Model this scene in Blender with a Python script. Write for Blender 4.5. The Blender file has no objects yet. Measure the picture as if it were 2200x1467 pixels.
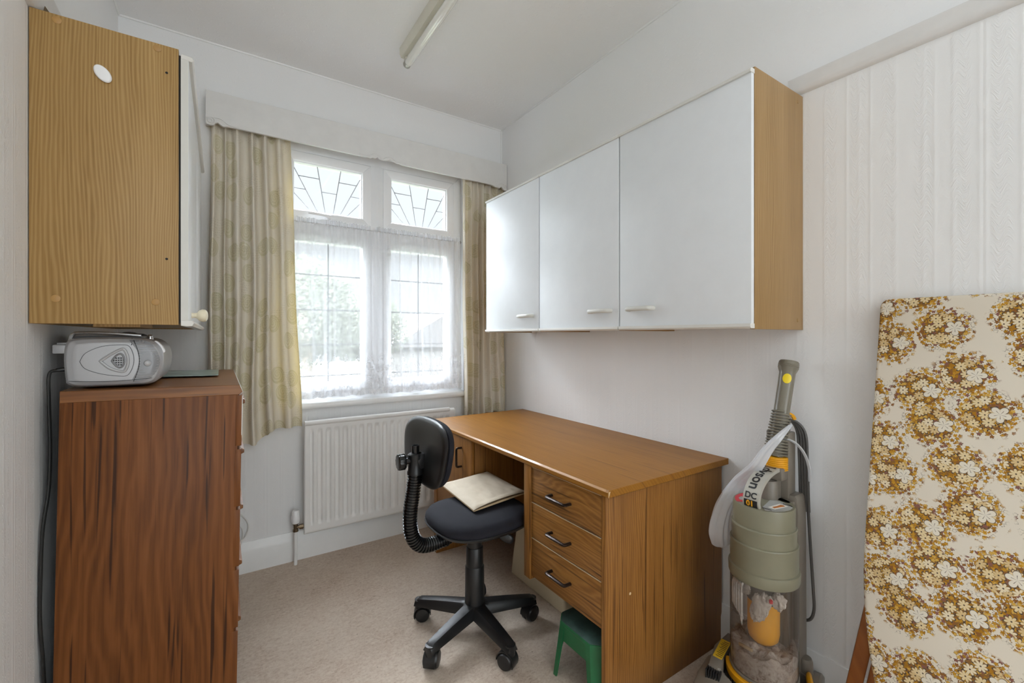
import bpy, bmesh, math, random
from mathutils import Vector, Matrix, Euler, noise as mnoise

S = bpy.context.scene
COL = S.collection
R = math.radians
random.seed(7)

# ------------------------------------------------------------------ camera, sky, lamps, exposure
cam = bpy.data.cameras.new('camera')
cam.sensor_fit = 'HORIZONTAL'
cam.sensor_width = 36.0
cam.lens = 36.0 * 947.0 / 2200.0
cam.shift_y = -11.7 / 2200.0
cam.clip_start = 0.05
camo = bpy.data.objects.new('camera', cam)
camo.location = (0, 0, 1.145)
camo.rotation_euler = (R(90), 0, R(-33.57))
COL.objects.link(camo)
S.camera = camo

W = bpy.data.worlds.new('overcast_sky')
S.world = W
W.use_nodes = True
wn = W.node_tree
wn.nodes.clear()
w_out = wn.nodes.new('ShaderNodeOutputWorld')
w_bg = wn.nodes.new('ShaderNodeBackground')
w_tc = wn.nodes.new('ShaderNodeTexCoord')
w_sep = wn.nodes.new('ShaderNodeSeparateXYZ')


def w_map(lo, hi, to):
    nd = wn.nodes.new('ShaderNodeMapRange')
    nd.interpolation_type = 'SMOOTHSTEP'
    nd.inputs['From Min'].default_value, nd.inputs['From Max'].default_value = lo, hi
    nd.inputs['To Min'].default_value, nd.inputs['To Max'].default_value = 0.0, to
    return nd


wn.links.new(w_tc.outputs['Generated'], w_sep.inputs[0])
w_up = w_map(0.37, 0.60, 58.0)          # overcast sky: brighter towards the zenith
w_neg = wn.nodes.new('ShaderNodeMath')
w_neg.operation = 'MULTIPLY'
w_neg.inputs[1].default_value = -1.0
w_left = w_map(0.05, 0.45, 14.0)        # sun behind thin cloud, out to the left
w_sum = wn.nodes.new('ShaderNodeMath')
w_sum.operation = 'ADD'
w_add = wn.nodes.new('ShaderNodeMath')
w_add.operation = 'ADD'
w_add.inputs[1].default_value = 0.9
w_bg.inputs['Color'].default_value = (0.85, 0.925, 1.0, 1)
wn.links.new(w_sep.outputs['Z'], w_up.inputs['Value'])
wn.links.new(w_sep.outputs['X'], w_neg.inputs[0])
wn.links.new(w_neg.outputs[0], w_left.inputs['Value'])
wn.links.new(w_up.outputs[0], w_sum.inputs[0])
wn.links.new(w_left.outputs[0], w_sum.inputs[1])
wn.links.new(w_sum.outputs[0], w_add.inputs[0])
wn.links.new(w_add.outputs[0], w_bg.inputs['Strength'])
wn.links.new(w_bg.outputs[0], w_out.inputs[0])


def area(name, loc, rot, sx, sy, power, color=(1, 1, 1), portal=False):
    l = bpy.data.lights.new(name, 'AREA')
    l.shape = 'RECTANGLE'
    l.size, l.size_y, l.energy, l.color = sx, sy, power, color
    if portal:
        l.cycles.is_portal = True
    o = bpy.data.objects.new(name, l)
    o.location = loc
    o.rotation_euler = rot
    COL.objects.link(o)
    return o


area('window_portal', (0.75, 2.68, 1.48), (R(-90), 0, 0), 1.1, 1.4, 1, portal=True)
# added fill light in front of the closed rear wall, out of view
area('rear_fill', (0.55, -3.46, 1.28), (R(90), 0, 0), 1.7, 2.2, 25, (0.87, 0.955, 1.0))
area('ceiling_fill', (0.3, -1.9, 1.7), (R(180), 0, 0), 0.8, 0.8, 17, (0.84, 0.94, 1.0))  # added lamp behind the camera, bounced off the ceiling for even fill

vs = S.view_settings
vs.view_transform = 'Standard'
vs.look = 'None'
vs.exposure = 0.42
vs.gamma = 1.0
vs.use_curve_mapping = False
cy = S.cycles
cy.use_denoising = True
cy.max_bounces = 12
cy.diffuse_bounces = 8
cy.glossy_bounces = 4
cy.transmission_bounces = 6
cy.transparent_max_bounces = 16
cy.sample_clamp_indirect = 6.0
cy.caustics_reflective = False
cy.caustics_refractive = False

# ------------------------------------------------------------------ materials


def lin(c):
    """sRGB 0-255 -> linear"""
    out = []
    for v in c[:3]:
        v = v / 255.0
        out.append(v / 12.92 if v <= 0.04045 else ((v + 0.055) / 1.055) ** 2.4)
    return (out[0], out[1], out[2], 1.0)


class NT:
    """small node-tree writer"""

    def __init__(self, name):
        self.m = bpy.data.materials.new(name)
        self.m.use_nodes = True
        self.t = self.m.node_tree
        self.t.nodes.clear()
        self.out = self.t.nodes.new('ShaderNodeOutputMaterial')

    def n(self, kind, **kw):
        nd = self.t.nodes.new('ShaderNode' + kind)
        for k, v in kw.items():
            setattr(nd, k, v)
        return nd

    def l(self, a, b):
        self.t.links.new(a, b)

    def val(self, sock, v):
        if hasattr(v, 'is_linked') or isinstance(v, bpy.types.NodeSocket):
            self.l(v, sock)
        else:
            sock.default_value = v

    def math(self, op, a, b=None, c=None, clamp=False):
        nd = self.n('Math', operation=op, use_clamp=clamp)
        self.val(nd.inputs[0], a)
        if b is not None:
            self.val(nd.inputs[1], b)
        if c is not None:
            self.val(nd.inputs[2], c)
        return nd.outputs[0]

    def vmath(self, op, a, b=None):
        nd = self.n('VectorMath', operation=op)
        self.val(nd.inputs[0], a)
        if b is not None:
            self.val(nd.inputs[1], b)
        return nd

    def co(self, kind='Object'):
        return self.n('TexCoord').outputs[kind]

    def sep(self, v):
        nd = self.n('SeparateXYZ')
        self.l(v, nd.inputs[0])
        return nd.outputs

    def comb(self, x, y, z=0.0):
        nd = self.n('CombineXYZ')
        for i, q in enumerate((x, y, z)):
            self.val(nd.inputs[i], q)
        return nd.outputs[0]

    def scale(self, v, s):
        nd = self.n('Mapping')
        self.l(v, nd.inputs['Vector'])
        nd.inputs['Scale'].default_value = s
        return nd.outputs[0]

    def noise(self, v, scale=1.0, detail=2.0, rough=0.5, dist=0.0):
        nd = self.n('TexNoise')
        self.l(v, nd.inputs['Vector'])
        nd.inputs['Scale'].default_value = scale
        nd.inputs['Detail'].default_value = detail
        nd.inputs['Roughness'].default_value = rough
        nd.inputs['Distortion'].default_value = dist
        return nd.outputs['Fac']

    def vor(self, v, scale, rnd=1.0, feature='F1'):
        nd = self.n('TexVoronoi', feature=feature)
        self.l(v, nd.inputs['Vector'])
        nd.inputs['Scale'].default_value = scale
        nd.inputs['Randomness'].default_value = rnd
        return nd.outputs

    def ramp(self, f, stops, interp='LINEAR'):
        nd = self.n('ValToRGB')
        cr = nd.color_ramp
        cr.interpolation = interp
        while len(cr.elements) < len(stops):
            cr.elements.new(0.5)
        for e, (p, c) in zip(cr.elements, stops):
            e.position = p
            e.color = c if len(c) == 4 else (*c, 1)
        self.val(nd.inputs[0], f)
        return nd.outputs[0]

    def mix(self, f, a, b, mode='MIX'):
        nd = self.n('Mix', data_type='RGBA', blend_type=mode)
        self.val(nd.inputs[0], f)
        self.val(nd.inputs[6], a)
        self.val(nd.inputs[7], b)
        return nd.outputs[2]

    def step(self, v, lo, hi):
        """smooth 0..1 between lo and hi"""
        nd = self.n('MapRange', interpolation_type='SMOOTHSTEP')
        self.val(nd.inputs[0], v)
        nd.inputs[1].default_value = lo
        nd.inputs[2].default_value = hi
        return nd.outputs[0]

    def bump(self, h, strength=0.2, dist=0.01):
        nd = self.n('Bump')
        nd.inputs['Strength'].default_value = strength
        nd.inputs['Distance'].default_value = dist
        self.l(h, nd.inputs['Height'])
        return nd.outputs[0]

    def pbr(self, color, rough=0.5, metal=0.0, spec=0.5, normal=None, coat=0.0, **kw):
        b = self.n('BsdfPrincipled')
        self.val(b.inputs['Base Color'], color)
        self.val(b.inputs['Roughness'], rough)
        b.inputs['Metallic'].default_value = metal
        b.inputs['Specular IOR Level'].default_value = spec
        b.inputs['Coat Weight'].default_value = coat
        if normal is not None:
            self.l(normal, b.inputs['Normal'])
        for k, v in kw.items():
            self.val(b.inputs[k], v)
        return b.outputs[0]

    def done(self, sh):
        self.l(sh, self.out.inputs['Surface'])
        return self.m


def plain(name, c, rough=0.5, metal=0.0, spec=0.5, var=0.06, bump=0.0, bscale=300, coat=0.0):
    t = NT(name)
    co = t.co()
    n = t.noise(co, 14, 3, 0.6)
    base = lin(c)
    d = tuple(v * (1 - var) for v in base[:3]) + (1,)
    u = tuple(min(1, v * (1 + var)) for v in base[:3]) + (1,)
    col = t.ramp(n, [(0.3, d), (0.7, u)])
    nm = None
    if bump:
        nm = t.bump(t.noise(co, bscale, 3, 0.6), bump, 0.004)
    return t.done(t.pbr(col, rough, metal, spec, nm, coat))


def wood(name, dark, mid, light, grain='z', period=0.011, amp=3.2, streak=0.5, ring=0.5, rough=0.42, low=(4.0, 0.5),
         pores=None, spec=0.4, seed=0.0, fine=150, bumpk=0.05, wob=2.4):
    t = NT(name)
    co = t.co()
    add = t.vmath('ADD', co, (seed, seed * 0.7, seed * 1.3)).outputs[0]
    x, y, z = t.sep(add)
    g = {'x': x, 'y': y, 'z': z}[grain]
    a, b = [q for k, q in zip('xyz', (x, y, z)) if k != grain]
    across = t.math('ADD', a, t.math('MULTIPLY', b, 0.83))
    # slow waviness that bends the growth lines into cathedrals
    v0 = t.comb(t.math('MULTIPLY', across, low[0]), t.math('MULTIPLY', g, low[1] * 2.0), 0.0)
    n0 = t.noise(v0, 1.0, 2.0, 0.45)
    v1 = t.comb(t.math('MULTIPLY', across, 22.0), t.math('MULTIPLY', g, 2.2), 3.0)
    n1 = t.noise(v1, 1.0, 3.0, 0.6)
    ph = t.math('ADD', t.math('DIVIDE', across, period), t.math('MULTIPLY', n0, amp * 6.0))
    ph = t.math('ADD', ph, t.math('MULTIPLY', n1, wob))
    s = t.math('SINE', t.math('MULTIPLY', ph, 2 * math.pi))
    s = t.math('MULTIPLY_ADD', s, 0.5, 0.5)
    s = t.math('POWER', s, 1.6)
    vf = t.comb(t.math('MULTIPLY', across, float(fine)), t.math('MULTIPLY', g, 4.0), 1.0)
    nf = t.noise(vf, 1.0, 4.0, 0.65)
    vb = t.comb(t.math('MULTIPLY', across, 12.0), t.math('MULTIPLY', g, 0.6), 7.0)
    nb = t.noise(vb, 1.0, 3.0, 0.6)
    f = t.math('MULTIPLY', s, ring)
    f = t.math('ADD', f, t.math('MULTIPLY', nf, streak))
    f = t.math('ADD', f, t.math('MULTIPLY', nb, 1.0 - ring * 0.5 - streak * 0.5))
    f = t.math('SUBTRACT', f, 0.18)
    col = t.ramp(f, [(0.1, lin(dark)), (0.48, lin(mid)), (0.9, lin(light))])
    if pores:
        vp = t.comb(t.math('MULTIPLY', across, 80.0), t.math('MULTIPLY', g, 1.7), 11.0)
        p = t.noise(vp, 1.0, 2.0, 0.5, 0.4)
        pm = t.step(p, 0.62, 0.69)
        col = t.mix(t.math('MULTIPLY', pm, 0.8), col, lin(pores))
    nm = t.bump(f, bumpk, 0.003)
    return t.done(t.pbr(col, rough, 0, spec, nm))


def wall_paper(name, c, along='y', frieze=None):
    """embossed vertical-stripe wallpaper; above frieze height plain stipple"""
    t = NT(name)
    co = t.co()
    x, y, z = t.sep(co)
    h = {'x': x, 'y': y}[along]
    wob = t.noise(t.comb(0.0, t.math('MULTIPLY', z, 2.0)), 1.0, 1.0)
    hh = t.math('ADD', h, t.math('MULTIPLY', wob, 0.004))
    # thin ribs at two spacings
    r1 = t.math('POWER', t.math('ABSOLUTE', t.math('SINE', t.math('MULTIPLY', hh, math.pi / 0.058))), 40.0)
    r2 = t.math('POWER', t.math('ABSOLUTE', t.math('SINE', t.math('MULTIPLY_ADD', hh, math.pi / 0.083, 0.7))), 60.0)
    ribs = t.math('MAXIMUM', r1, r2)
    # bands of short crosswise strokes
    band = t.step(t.math('SINE', t.math('MULTIPLY', hh, 2 * math.pi / 0.072)), -0.2, 0.4)
    hn = t.noise(t.comb(t.math('MULTIPLY', h, 26.0), t.math('MULTIPLY', z, 26.0)), 1.0, 2.0, 0.6)
    dirn = t.math('MULTIPLY', t.math('SINE', t.math('MULTIPLY', hh, 2 * math.pi / 0.029)), 0.010)
    zz = t.math('ADD', z, t.math('ADD', dirn, t.math('MULTIPLY', hn, 0.016)))
    st = t.noise(t.comb(t.math('MULTIPLY', h, 70.0), t.math('MULTIPLY', zz, 190.0)), 1.0, 2.0, 0.55)
    st = t.step(st, 0.45, 0.66)
    st = t.math('MULTIPLY', st, t.math('MULTIPLY_ADD', band, 0.9, 0.1))
    hgt = t.math('ADD', t.math('MULTIPLY', st, 0.55), t.math('MULTIPLY', ribs, 0.5))
    if frieze is not None:
        sp = t.step(t.noise(co, 70, 3, 0.65), 0.55, 0.75)
        up = t.step(z, frieze - 0.005, frieze + 0.005)
        hgt = t.math('ADD', t.math('MULTIPLY', hgt, t.math('SUBTRACT', 1.0, up)), t.math('MULTIPLY', t.math('MULTIPLY', sp, up), 0.5))
    sm = t.noise(co, 1.3, 3, 0.6)
    b = lin(c)
    col = t.ramp(sm, [(0.3, tuple(v * 0.97 for v in b[:3])), (0.7, b)])
    return t.done(t.pbr(col, 0.65, 0, 0.25, t.bump(hgt, 0.26, 0.0035)))


def stipple(name, c, scale=70, k=0.3):
    t = NT(name)
    co = t.co()
    sp = t.step(t.noise(co, scale, 3, 0.65), 0.55, 0.78)
    big = t.noise(co, 0.9, 3, 0.55)
    b = lin(c)
    col = t.ramp(big, [(0.3, tuple(v * 0.965 for v in b[:3])), (0.7, b)])
    return t.done(t.pbr(col, 0.75, 0, 0.2, t.bump(sp, k, 0.003)))


def carpet_mat():
    t = NT('beige_carpet')
    co = t.co()
    n1 = t.noise(co, 95, 4, 0.7, 0.7)
    n2 = t.noise(t.scale(co, (1, 2.2, 1)), 34, 3, 0.65, 1.5)
    n3 = t.noise(co, 3.0, 3, 0.6)
    f = t.math('ADD', t.math('MULTIPLY', n1, 0.45), t.math('ADD', t.math('MULTIPLY', n2, 0.4), t.math('MULTIPLY', n3, 0.3)))
    col = t.ramp(f, [(0.36, lin((168, 146, 128))), (0.5, lin((204, 184, 167))), (0.62, lin((218, 202, 186))), (0.78, lin((228, 214, 198)))])
    sp = t.step(t.noise(co, 60, 2, 0.5), 0.70, 0.76)
    col = t.mix(t.math('MULTIPLY', sp, 0.4), col, lin((110, 84, 66)))
    h = t.noise(co, 420, 2, 0.7)
    return t.done(t.pbr(col, 0.95, 0, 0.05, t.bump(h, 0.5, 0.004)))


def floral_mat():
    """cream cotton with posies of mustard, brown and cream flowers"""
    t = NT('floral_cotton')
    co = t.co()
    x, y, z = t.sep(co)
    p2 = t.comb(t.math('SUBTRACT', t.math('MULTIPLY', y, 0.93), t.math('MULTIPLY', z, 0.37)), t.math('ADD', t.math('MULTIPLY', y, 0.37), t.math('MULTIPLY', z, 0.93)), 0.0)
    wob = t.n('TexNoise')
    t.l(p2, wob.inputs['Vector'])
    wob.inputs['Scale'].default_value = 60
    wob.inputs['Detail'].default_value = 2
    wv = t.vmath('SCALE', t.vmath('SUBTRACT', wob.outputs['Color'], (0.5, 0.5, 0.5)).outputs[0])
    wv.inputs['Scale'].default_value = 0.022
    pw = t.vmath('ADD', p2, wv.outputs[0]).outputs[0]

    def flower(scale, petals, rnd=0.8, off=0.0):
        """returns r/R, petal profile, cell colour"""
        pv = t.vmath('ADD', p2, (off, off * 0.37, 0.0)).outputs[0]
        v = t.n('TexVoronoi', feature='F1', voronoi_dimensions='2D')
        t.l(pv, v.inputs['Vector'])
        v.inputs['Scale'].default_value = scale
        v.inputs['Randomness'].default_value = rnd
        d = t.vmath('SUBTRACT', pv, v.outputs['Position']).outputs[0]
        dx, dy, _ = t.sep(d)
        ang = t.math('ARCTAN2', dy, dx)
        rot = t.sep(v.outputs['Color'])[0]
        a = t.math('ADD', t.math('MULTIPLY', ang, petals / 2.0), t.math('MULTIPLY', rot, 6.0))
        pet = t.math('ABSOLUTE', t.math('SINE', a))        # 0 between petals, 1 on the petal axis
        return v.outputs['Distance'], pet, v.outputs['Color']

    # posies: two big voronoi lattices of about 11 cm
    big = t.n('TexVoronoi', feature='F1', voronoi_dimensions='2D')
    t.l(pw, big.inputs['Vector'])
    big.inputs['Scale'].default_value = 9.3
    big.inputs['Randomness'].default_value = 0.38
    bd = big.outputs['Distance']
    posy = t.math('SUBTRACT', 1.0, t.step(bd, 0.37, 0.40))
    rimz = t.math('SUBTRACT', 1.0, t.step(bd, 0.46, 0.48))
    fringe = t.math('SUBTRACT', 1.0, t.step(bd, 0.52, 0.60))
    core = t.math('SUBTRACT', 1.0, t.step(bd, 0.28, 0.33))
    # tiny florets: mustard / brown / plum
    d1, pt1, c1 = flower(132, 5, 0.9)
    r1 = t.math('DIVIDE', d1, t.math('MULTIPLY_ADD', pt1, 0.30, 0.34))
    in1 = t.math('SUBTRACT', 1.0, t.step(r1, 0.92, 1.0))
    pick = t.sep(c1)[1]
    fl = t.ramp(pick, [(0.0, lin((168, 118, 34))), (0.3, lin((188, 138, 44))), (0.55, lin((140, 94, 48))), (0.70, lin((206, 164, 78))), (0.9, lin((136, 92, 80)))], 'CONSTANT')
    ground = lin((222, 212, 195))
    line = lin((84, 68, 56))
    dk = lin((136, 98, 52))
    small = t.mix(in1, dk, fl)
    # medium cream daisies in the middle of a posy
    d2, pt2, c2 = flower(44, 8, 0.75, 0.31)
    r2 = t.math('DIVIDE', d2, t.math('MULTIPLY_ADD', t.math('POWER', pt2, 0.5), 0.46, 0.16))
    in2 = t.math('SUBTRACT', 1.0, t.step(r2, 0.97, 1.0))
    ed2 = t.math('MULTIPLY', in2, t.step(r2, 0.74, 0.84))
    ct2 = t.math('SUBTRACT', 1.0, t.step(d2, 0.05, 0.09))
    cream = t.ramp(t.sep(c2)[0], [(0.0, lin((224, 202, 158))), (0.5, lin((212, 184, 136))), (0.8, lin((228, 212, 180)))], 'CONSTANT')
    daisy = t.mix(t.math('MAXIMUM', ed2, ct2), cream, line)
    # one large white blossom to a posy, off centre
    d3, pt3, c3 = flower(9.3, 5, 0.38, 0.022)
    r3 = t.math('DIVIDE', d3, t.math('MULTIPLY_ADD', t.math('POWER', pt3, 0.5), 0.138, 0.05))
    in3 = t.math('SUBTRACT', 1.0, t.step(r3, 0.98, 1.0))
    ed3 = t.math('MULTIPLY', in3, t.step(r3, 0.90, 0.95))
    vein = t.math('MULTIPLY', t.step(pt3, 0.985, 0.997), t.math('SUBTRACT', 1.0, t.step(r3, 0.45, 0.55)))
    blossom = t.mix(t.math('MAXIMUM', ed3, vein), lin((226, 217, 200)), line)
    # loose sprays and ink leaves around the posies
    gate = t.math('GREATER_THAN', t.sep(c1)[2], 0.62)
    out1 = t.math('MAXIMUM', t.math('MULTIPLY', t.math('MULTIPLY', in1, fringe), gate), t.math('MULTIPLY', in1, rimz))
    ink = t.math('MULTIPLY', t.math('MULTIPLY', t.math('MULTIPLY', in1, t.step(r1, 0.66, 0.8)), fringe), t.math('GREATER_THAN', t.sep(c1)[2], 0.35))
    col = t.mix(out1, ground, fl)
    col = t.mix(t.math('MULTIPLY', ink, 0.75), col, line)
    col = t.mix(posy, col, small)
    mid = t.math('MULTIPLY', in2, t.math('SUBTRACT', 1.0, t.step(bd, 0.36, 0.38)))
    col = t.mix(mid, col, daisy)
    col = t.mix(in3, col, blossom)
    h = t.noise(co, 900, 1, 0.5)
    return t.done(t.pbr(col, 0.85, 0, 0.15, t.bump(h, 0.08, 0.001)))


def curtain_mat():
    """cream furnishing cotton with pale green rose whorls, lets daylight glow through"""
    t = NT('patterned_cream_cotton')
    uv = t.co('UV')
    base = lin((229, 222, 208))
    v = t.n('TexVoronoi', feature='F1', voronoi_dimensions='2D')
    t.l(uv, v.inputs['Vector'])
    v.inputs['Scale'].default_value = 8.0
    v.inputs['Randomness'].default_value = 0.75
    d = t.vmath('SUBTRACT', uv, v.outputs['Position']).outputs[0]
    dx, dy, _ = t.sep(d)
    ang = t.math('ARCTAN2', dy, dx)
    dist = t.math('MULTIPLY', v.outputs['Distance'], t.math('MULTIPLY_ADD', t.math('SINE', ang), 0.18, 1.0))
    disc = t.math('SUBTRACT', 1.0, t.step(dist, 0.325, 0.35))
    ring = t.math('SINE', t.math('ADD', t.math('MULTIPLY', dist, 62.0), t.math('MULTIPLY', ang, 2.0)))
    ring = t.step(ring, 0.2, 0.7)
    rim = t.math('MULTIPLY', disc, t.step(dist, 0.30, 0.32))
    gate = t.math('GREATER_THAN', t.sep(v.outputs['Color'])[0], 0.35)
    g = t.math('MULTIPLY', gate, t.math('MAXIMUM', t.math('MULTIPLY', rim, 0.50), t.math('MULTIPLY', disc, t.math('MULTIPLY_ADD', ring, 0.25, 0.2))))
    col = t.mix(g, base, lin((186, 180, 122)))
    # dotted sprigs and small script marks
    dots = t.n('TexVoronoi', feature='F1', voronoi_dimensions='2D')
    t.l(uv, dots.inputs['Vector'])
    dots.inputs['Scale'].default_value = 85
    dots.inputs['Randomness'].default_value = 0.4
    patch = t.step(t.noise(t.vmath('ADD', uv, (3.1, 1.7, 0)).outputs[0], 9, 0, 0.5), 0.60, 0.64)
    dm = t.math('MULTIPLY', t.math('SUBTRACT', 1.0, t.step(dots.outputs['Distance'], 0.22, 0.30)), patch)
    col = t.mix(t.math('MULTIPLY', dm, 0.22), col, lin((150, 138, 84)))
    u_, v_, _ = t.sep(uv)
    scr = t.noise(t.comb(t.math('MULTIPLY', u_, 160.0), t.math('MULTIPLY', v_, 330.0)), 1.0, 2, 0.6)
    sp = t.step(t.noise(t.vmath('ADD', uv, (7.3, 4.9, 0)).outputs[0], 7, 0, 0.5), 0.62, 0.66)
    col = t.mix(t.math('MULTIPLY', t.math('MULTIPLY', t.step(scr, 0.52, 0.6), sp), 0.28), col, lin((150, 128, 92)))
    slub = t.noise(t.comb(t.math('MULTIPLY', u_, 12.0), t.math('MULTIPLY', v_, 420.0)), 1.0, 2, 0.6)
    col = t.mix(t.math('MULTIPLY', t.step(slub, 0.55, 0.8), 0.12), col, lin((170, 148, 112)))
    df = t.n('BsdfDiffuse')
    t.l(col, df.inputs['Color'])
    nm = t.bump(t.math('ADD', t.math('MULTIPLY', g, 1.0), t.math('MULTIPLY', slub, 0.4)), 0.25, 0.002)
    t.l(nm, df.inputs['Normal'])
    tr = t.n('BsdfTranslucent')
    t.l(t.mix(1.0, col, lin((255, 228, 122)), 'MULTIPLY'), tr.inputs['Color'])
    gl = t.n('BsdfGlossy')
    gl.inputs['Roughness'].default_value = 0.45
    gl.inputs['Color'].default_value = (1, 1, 1, 1)
    m1 = t.n('MixShader')
    m1.inputs[0].default_value = 0.15
    t.l(df.outputs[0], m1.inputs[1])
    t.l(tr.outputs[0], m1.inputs[2])
    m2 = t.n('MixShader')
    m2.inputs[0].default_value = 0.03
    t.l(m1.outputs[0], m2.inputs[1])
    t.l(gl.outputs[0], m2.inputs[2])
    return t.done(m2.outputs[0])


def net_mat(lace=False):
    """white net; lace=True adds the embroidered border. UV in metres, v up from the hem"""
    t = NT('white_lace' if lace else 'white_net')
    uv = t.co('UV')
    u_, v_, _ = t.sep(uv)
    weave = t.noise(t.comb(t.math('MULTIPLY', u_, 900.0), t.math('MULTIPLY', v_, 40.0)), 1.0, 2, 0.6)
    dens = t.math('MULTIPLY_ADD', weave, 0.16, 0.38)
    shade = lin((238, 239, 242))
    col = shade
    if lace:
        v = t.n('TexVoronoi', feature='F1', voronoi_dimensions='2D')
        t.l(uv, v.inputs['Vector'])
        v.inputs['Scale'].default_value = 17.0
        v.inputs['Randomness'].default_value = 0.7
        d = t.vmath('SUBTRACT', uv, v.outputs['Position']).outputs[0]
        dx, dy, _ = t.sep(d)
        ang = t.math('ARCTAN2', dy, dx)
        pet = t.math('ABSOLUTE', t.math('SINE', t.math('MULTIPLY_ADD', ang, 2.5, t.math('MULTIPLY', t.sep(v.outputs['Color'])[0], 6.0))))
        r = t.math('DIVIDE', v.outputs['Distance'], t.math('MULTIPLY_ADD', t.math('POWER', pet, 0.6), 0.28, 0.12))
        edge = t.math('MULTIPLY', t.step(r, 0.74, 0.88), t.math('SUBTRACT', 1.0, t.step(r, 0.95, 1.08)))
        body = t.math('SUBTRACT', 1.0, t.step(r, 0.9, 1.0))
        v2 = t.n('TexVoronoi', feature='F1', voronoi_dimensions='2D')
        t.l(uv, v2.inputs['Vector'])
        v2.inputs['Scale'].default_value = 120.0
        v2.inputs['Randomness'].default_value = 0.5
        sprig = t.step(t.noise(t.comb(t.math('MULTIPLY', u_, 26.0), t.math('MULTIPLY', v_, 18.0)), 1.0, 1, 0.5), 0.55, 0.6)
        hole = t.math('MULTIPLY', t.math('SUBTRACT', 1.0, t.step(v2.outputs['Distance'], 0.25, 0.33)), sprig)
        # border fades out above, following scallops
        top = t.math('MULTIPLY_ADD', t.math('SINE', t.math('MULTIPLY', u_, 2 * math.pi / 0.13)), 0.035, 0.19)
        inb = t.math('LESS_THAN', v_, top)
        edge = t.math('MULTIPLY', edge, inb)
        body = t.math('MULTIPLY', body, inb)
        hole = t.math('MULTIPLY', hole, inb)
        dens = t.math('ADD', dens, t.math('MULTIPLY', body, 0.22))
        dens = t.math('ADD', dens, t.math('MULTIPLY', edge, 0.35))
        dens = t.math('MULTIPLY', dens, t.math('MULTIPLY_ADD', hole, -0.75, 1.0))
        hem = t.math('SUBTRACT', 1.0, t.step(v_, 0.022, 0.03))
        dens = t.math('ADD', dens, t.math('MULTIPLY', hem, 0.3), clamp=True)
        col = t.mix(t.math('MULTIPLY', edge, 0.8), shade, lin((196, 196, 200)))
    lw = t.n('LayerWeight')            # the weave closes up where a fold is seen edge on
    lw.inputs['Blend'].default_value = 0.5
    fc = t.math('POWER', lw.outputs['Facing'], 1.1)
    dens = t.math('ADD', dens, t.math('MULTIPLY', t.math('SUBTRACT', 1.0, dens), t.math('MULTIPLY', fc, 0.9)), clamp=True)
    tp = t.n('BsdfTransparent')
    df = t.n('BsdfDiffuse')
    tl = t.n('BsdfTranslucent')
    t.val(df.inputs['Color'], col)
    t.val(tl.inputs['Color'], col)
    m1 = t.n('MixShader')
    m1.inputs[0].default_value = 0.07
    t.l(df.outputs[0], m1.inputs[1])
    t.l(tl.outputs[0], m1.inputs[2])
    m2 = t.n('MixShader')
    t.val(m2.inputs[0], dens)
    t.l(tp.outputs[0], m2.inputs[1])
    t.l(m1.outputs[0], m2.inputs[2])
    return t.done(m2.outputs[0])


def clear(name, tint=(1, 1, 1, 1), refl=0.06, rough=0.02, haze=0.0, hazec=(0.8, 0.8, 0.8, 1)):
    """thin clear sheet: lets light straight through and mirrors a little"""
    t = NT(name)
    tp = t.n('BsdfTransparent')
    tp.inputs['Color'].default_value = tint
    gl = t.n('BsdfGlossy')
    gl.inputs['Roughness'].default_value = rough
    lw = t.n('LayerWeight')
    lw.inputs['Blend'].default_value = 0.25
    m = t.n('MixShader')
    t.l(t.math('MULTIPLY_ADD', lw.outputs['Fresnel'], 0.6, refl, clamp=True), m.inputs[0])
    t.l(tp.outputs[0], m.inputs[1])
    t.l(gl.outputs[0], m.inputs[2])
    sh = m.outputs[0]
    if haze:
        df = t.n('BsdfDiffuse')
        df.inputs['Color'].default_value = hazec
        n = t.noise(t.co(), 18, 3, 0.6)
        m2 = t.n('MixShader')
        t.l(t.math('MULTIPLY', n, haze * 2), m2.inputs[0])
        t.l(sh, m2.inputs[1])
        t.l(df.outputs[0], m2.inputs[2])
        sh = m2.outputs[0]
    return t.done(sh)


def bag_mat():
    t = NT('thin_white_polythene')
    co = t.co()
    n = t.noise(t.scale(co, (1, 1, 0.25)), 45, 3, 0.6)
    df = t.n('BsdfDiffuse')
    df.inputs['Color'].default_value = lin((244, 246, 250))
    tl = t.n('BsdfTranslucent')
    tl.inputs['Color'].default_value = lin((240, 243, 248))
    gl = t.n('BsdfGlossy')
    gl.inputs['Roughness'].default_value = 0.28
    tp = t.n('BsdfTransparent')
    nm = t.bump(n, 0.4, 0.01)
    t.l(nm, df.inputs['Normal'])
    t.l(nm, gl.inputs['Normal'])
    m1 = t.n('MixShader')
    m1.inputs[0].default_value = 0.4
    t.l(df.outputs[0], m1.inputs[1])
    t.l(tl.outputs[0], m1.inputs[2])
    m2 = t.n('MixShader')
    m2.inputs[0].default_value = 0.10
    t.l(m1.outputs[0], m2.inputs[1])
    t.l(gl.outputs[0], m2.inputs[2])
    m3 = t.n('MixShader')
    m3.inputs[0].default_value = 0.30
    t.l(m2.outputs[0], m3.inputs[1])
    t.l(tp.outputs[0], m3.inputs[2])
    return t.done(m3.outputs[0])


def dust_mat():
    t = NT('grey_dust')
    co = t.co()
    n = t.noise(co, 55, 4, 0.7, 0.5)
    col = t.ramp(n, [(0.30, lin((124, 106, 96))), (0.48, lin((184, 170, 160))), (0.7, lin((202, 190, 180)))])
    return t.done(t.pbr(col, 0.95, 0, 0.05, t.bump(n, 0.6, 0.01)))


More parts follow.
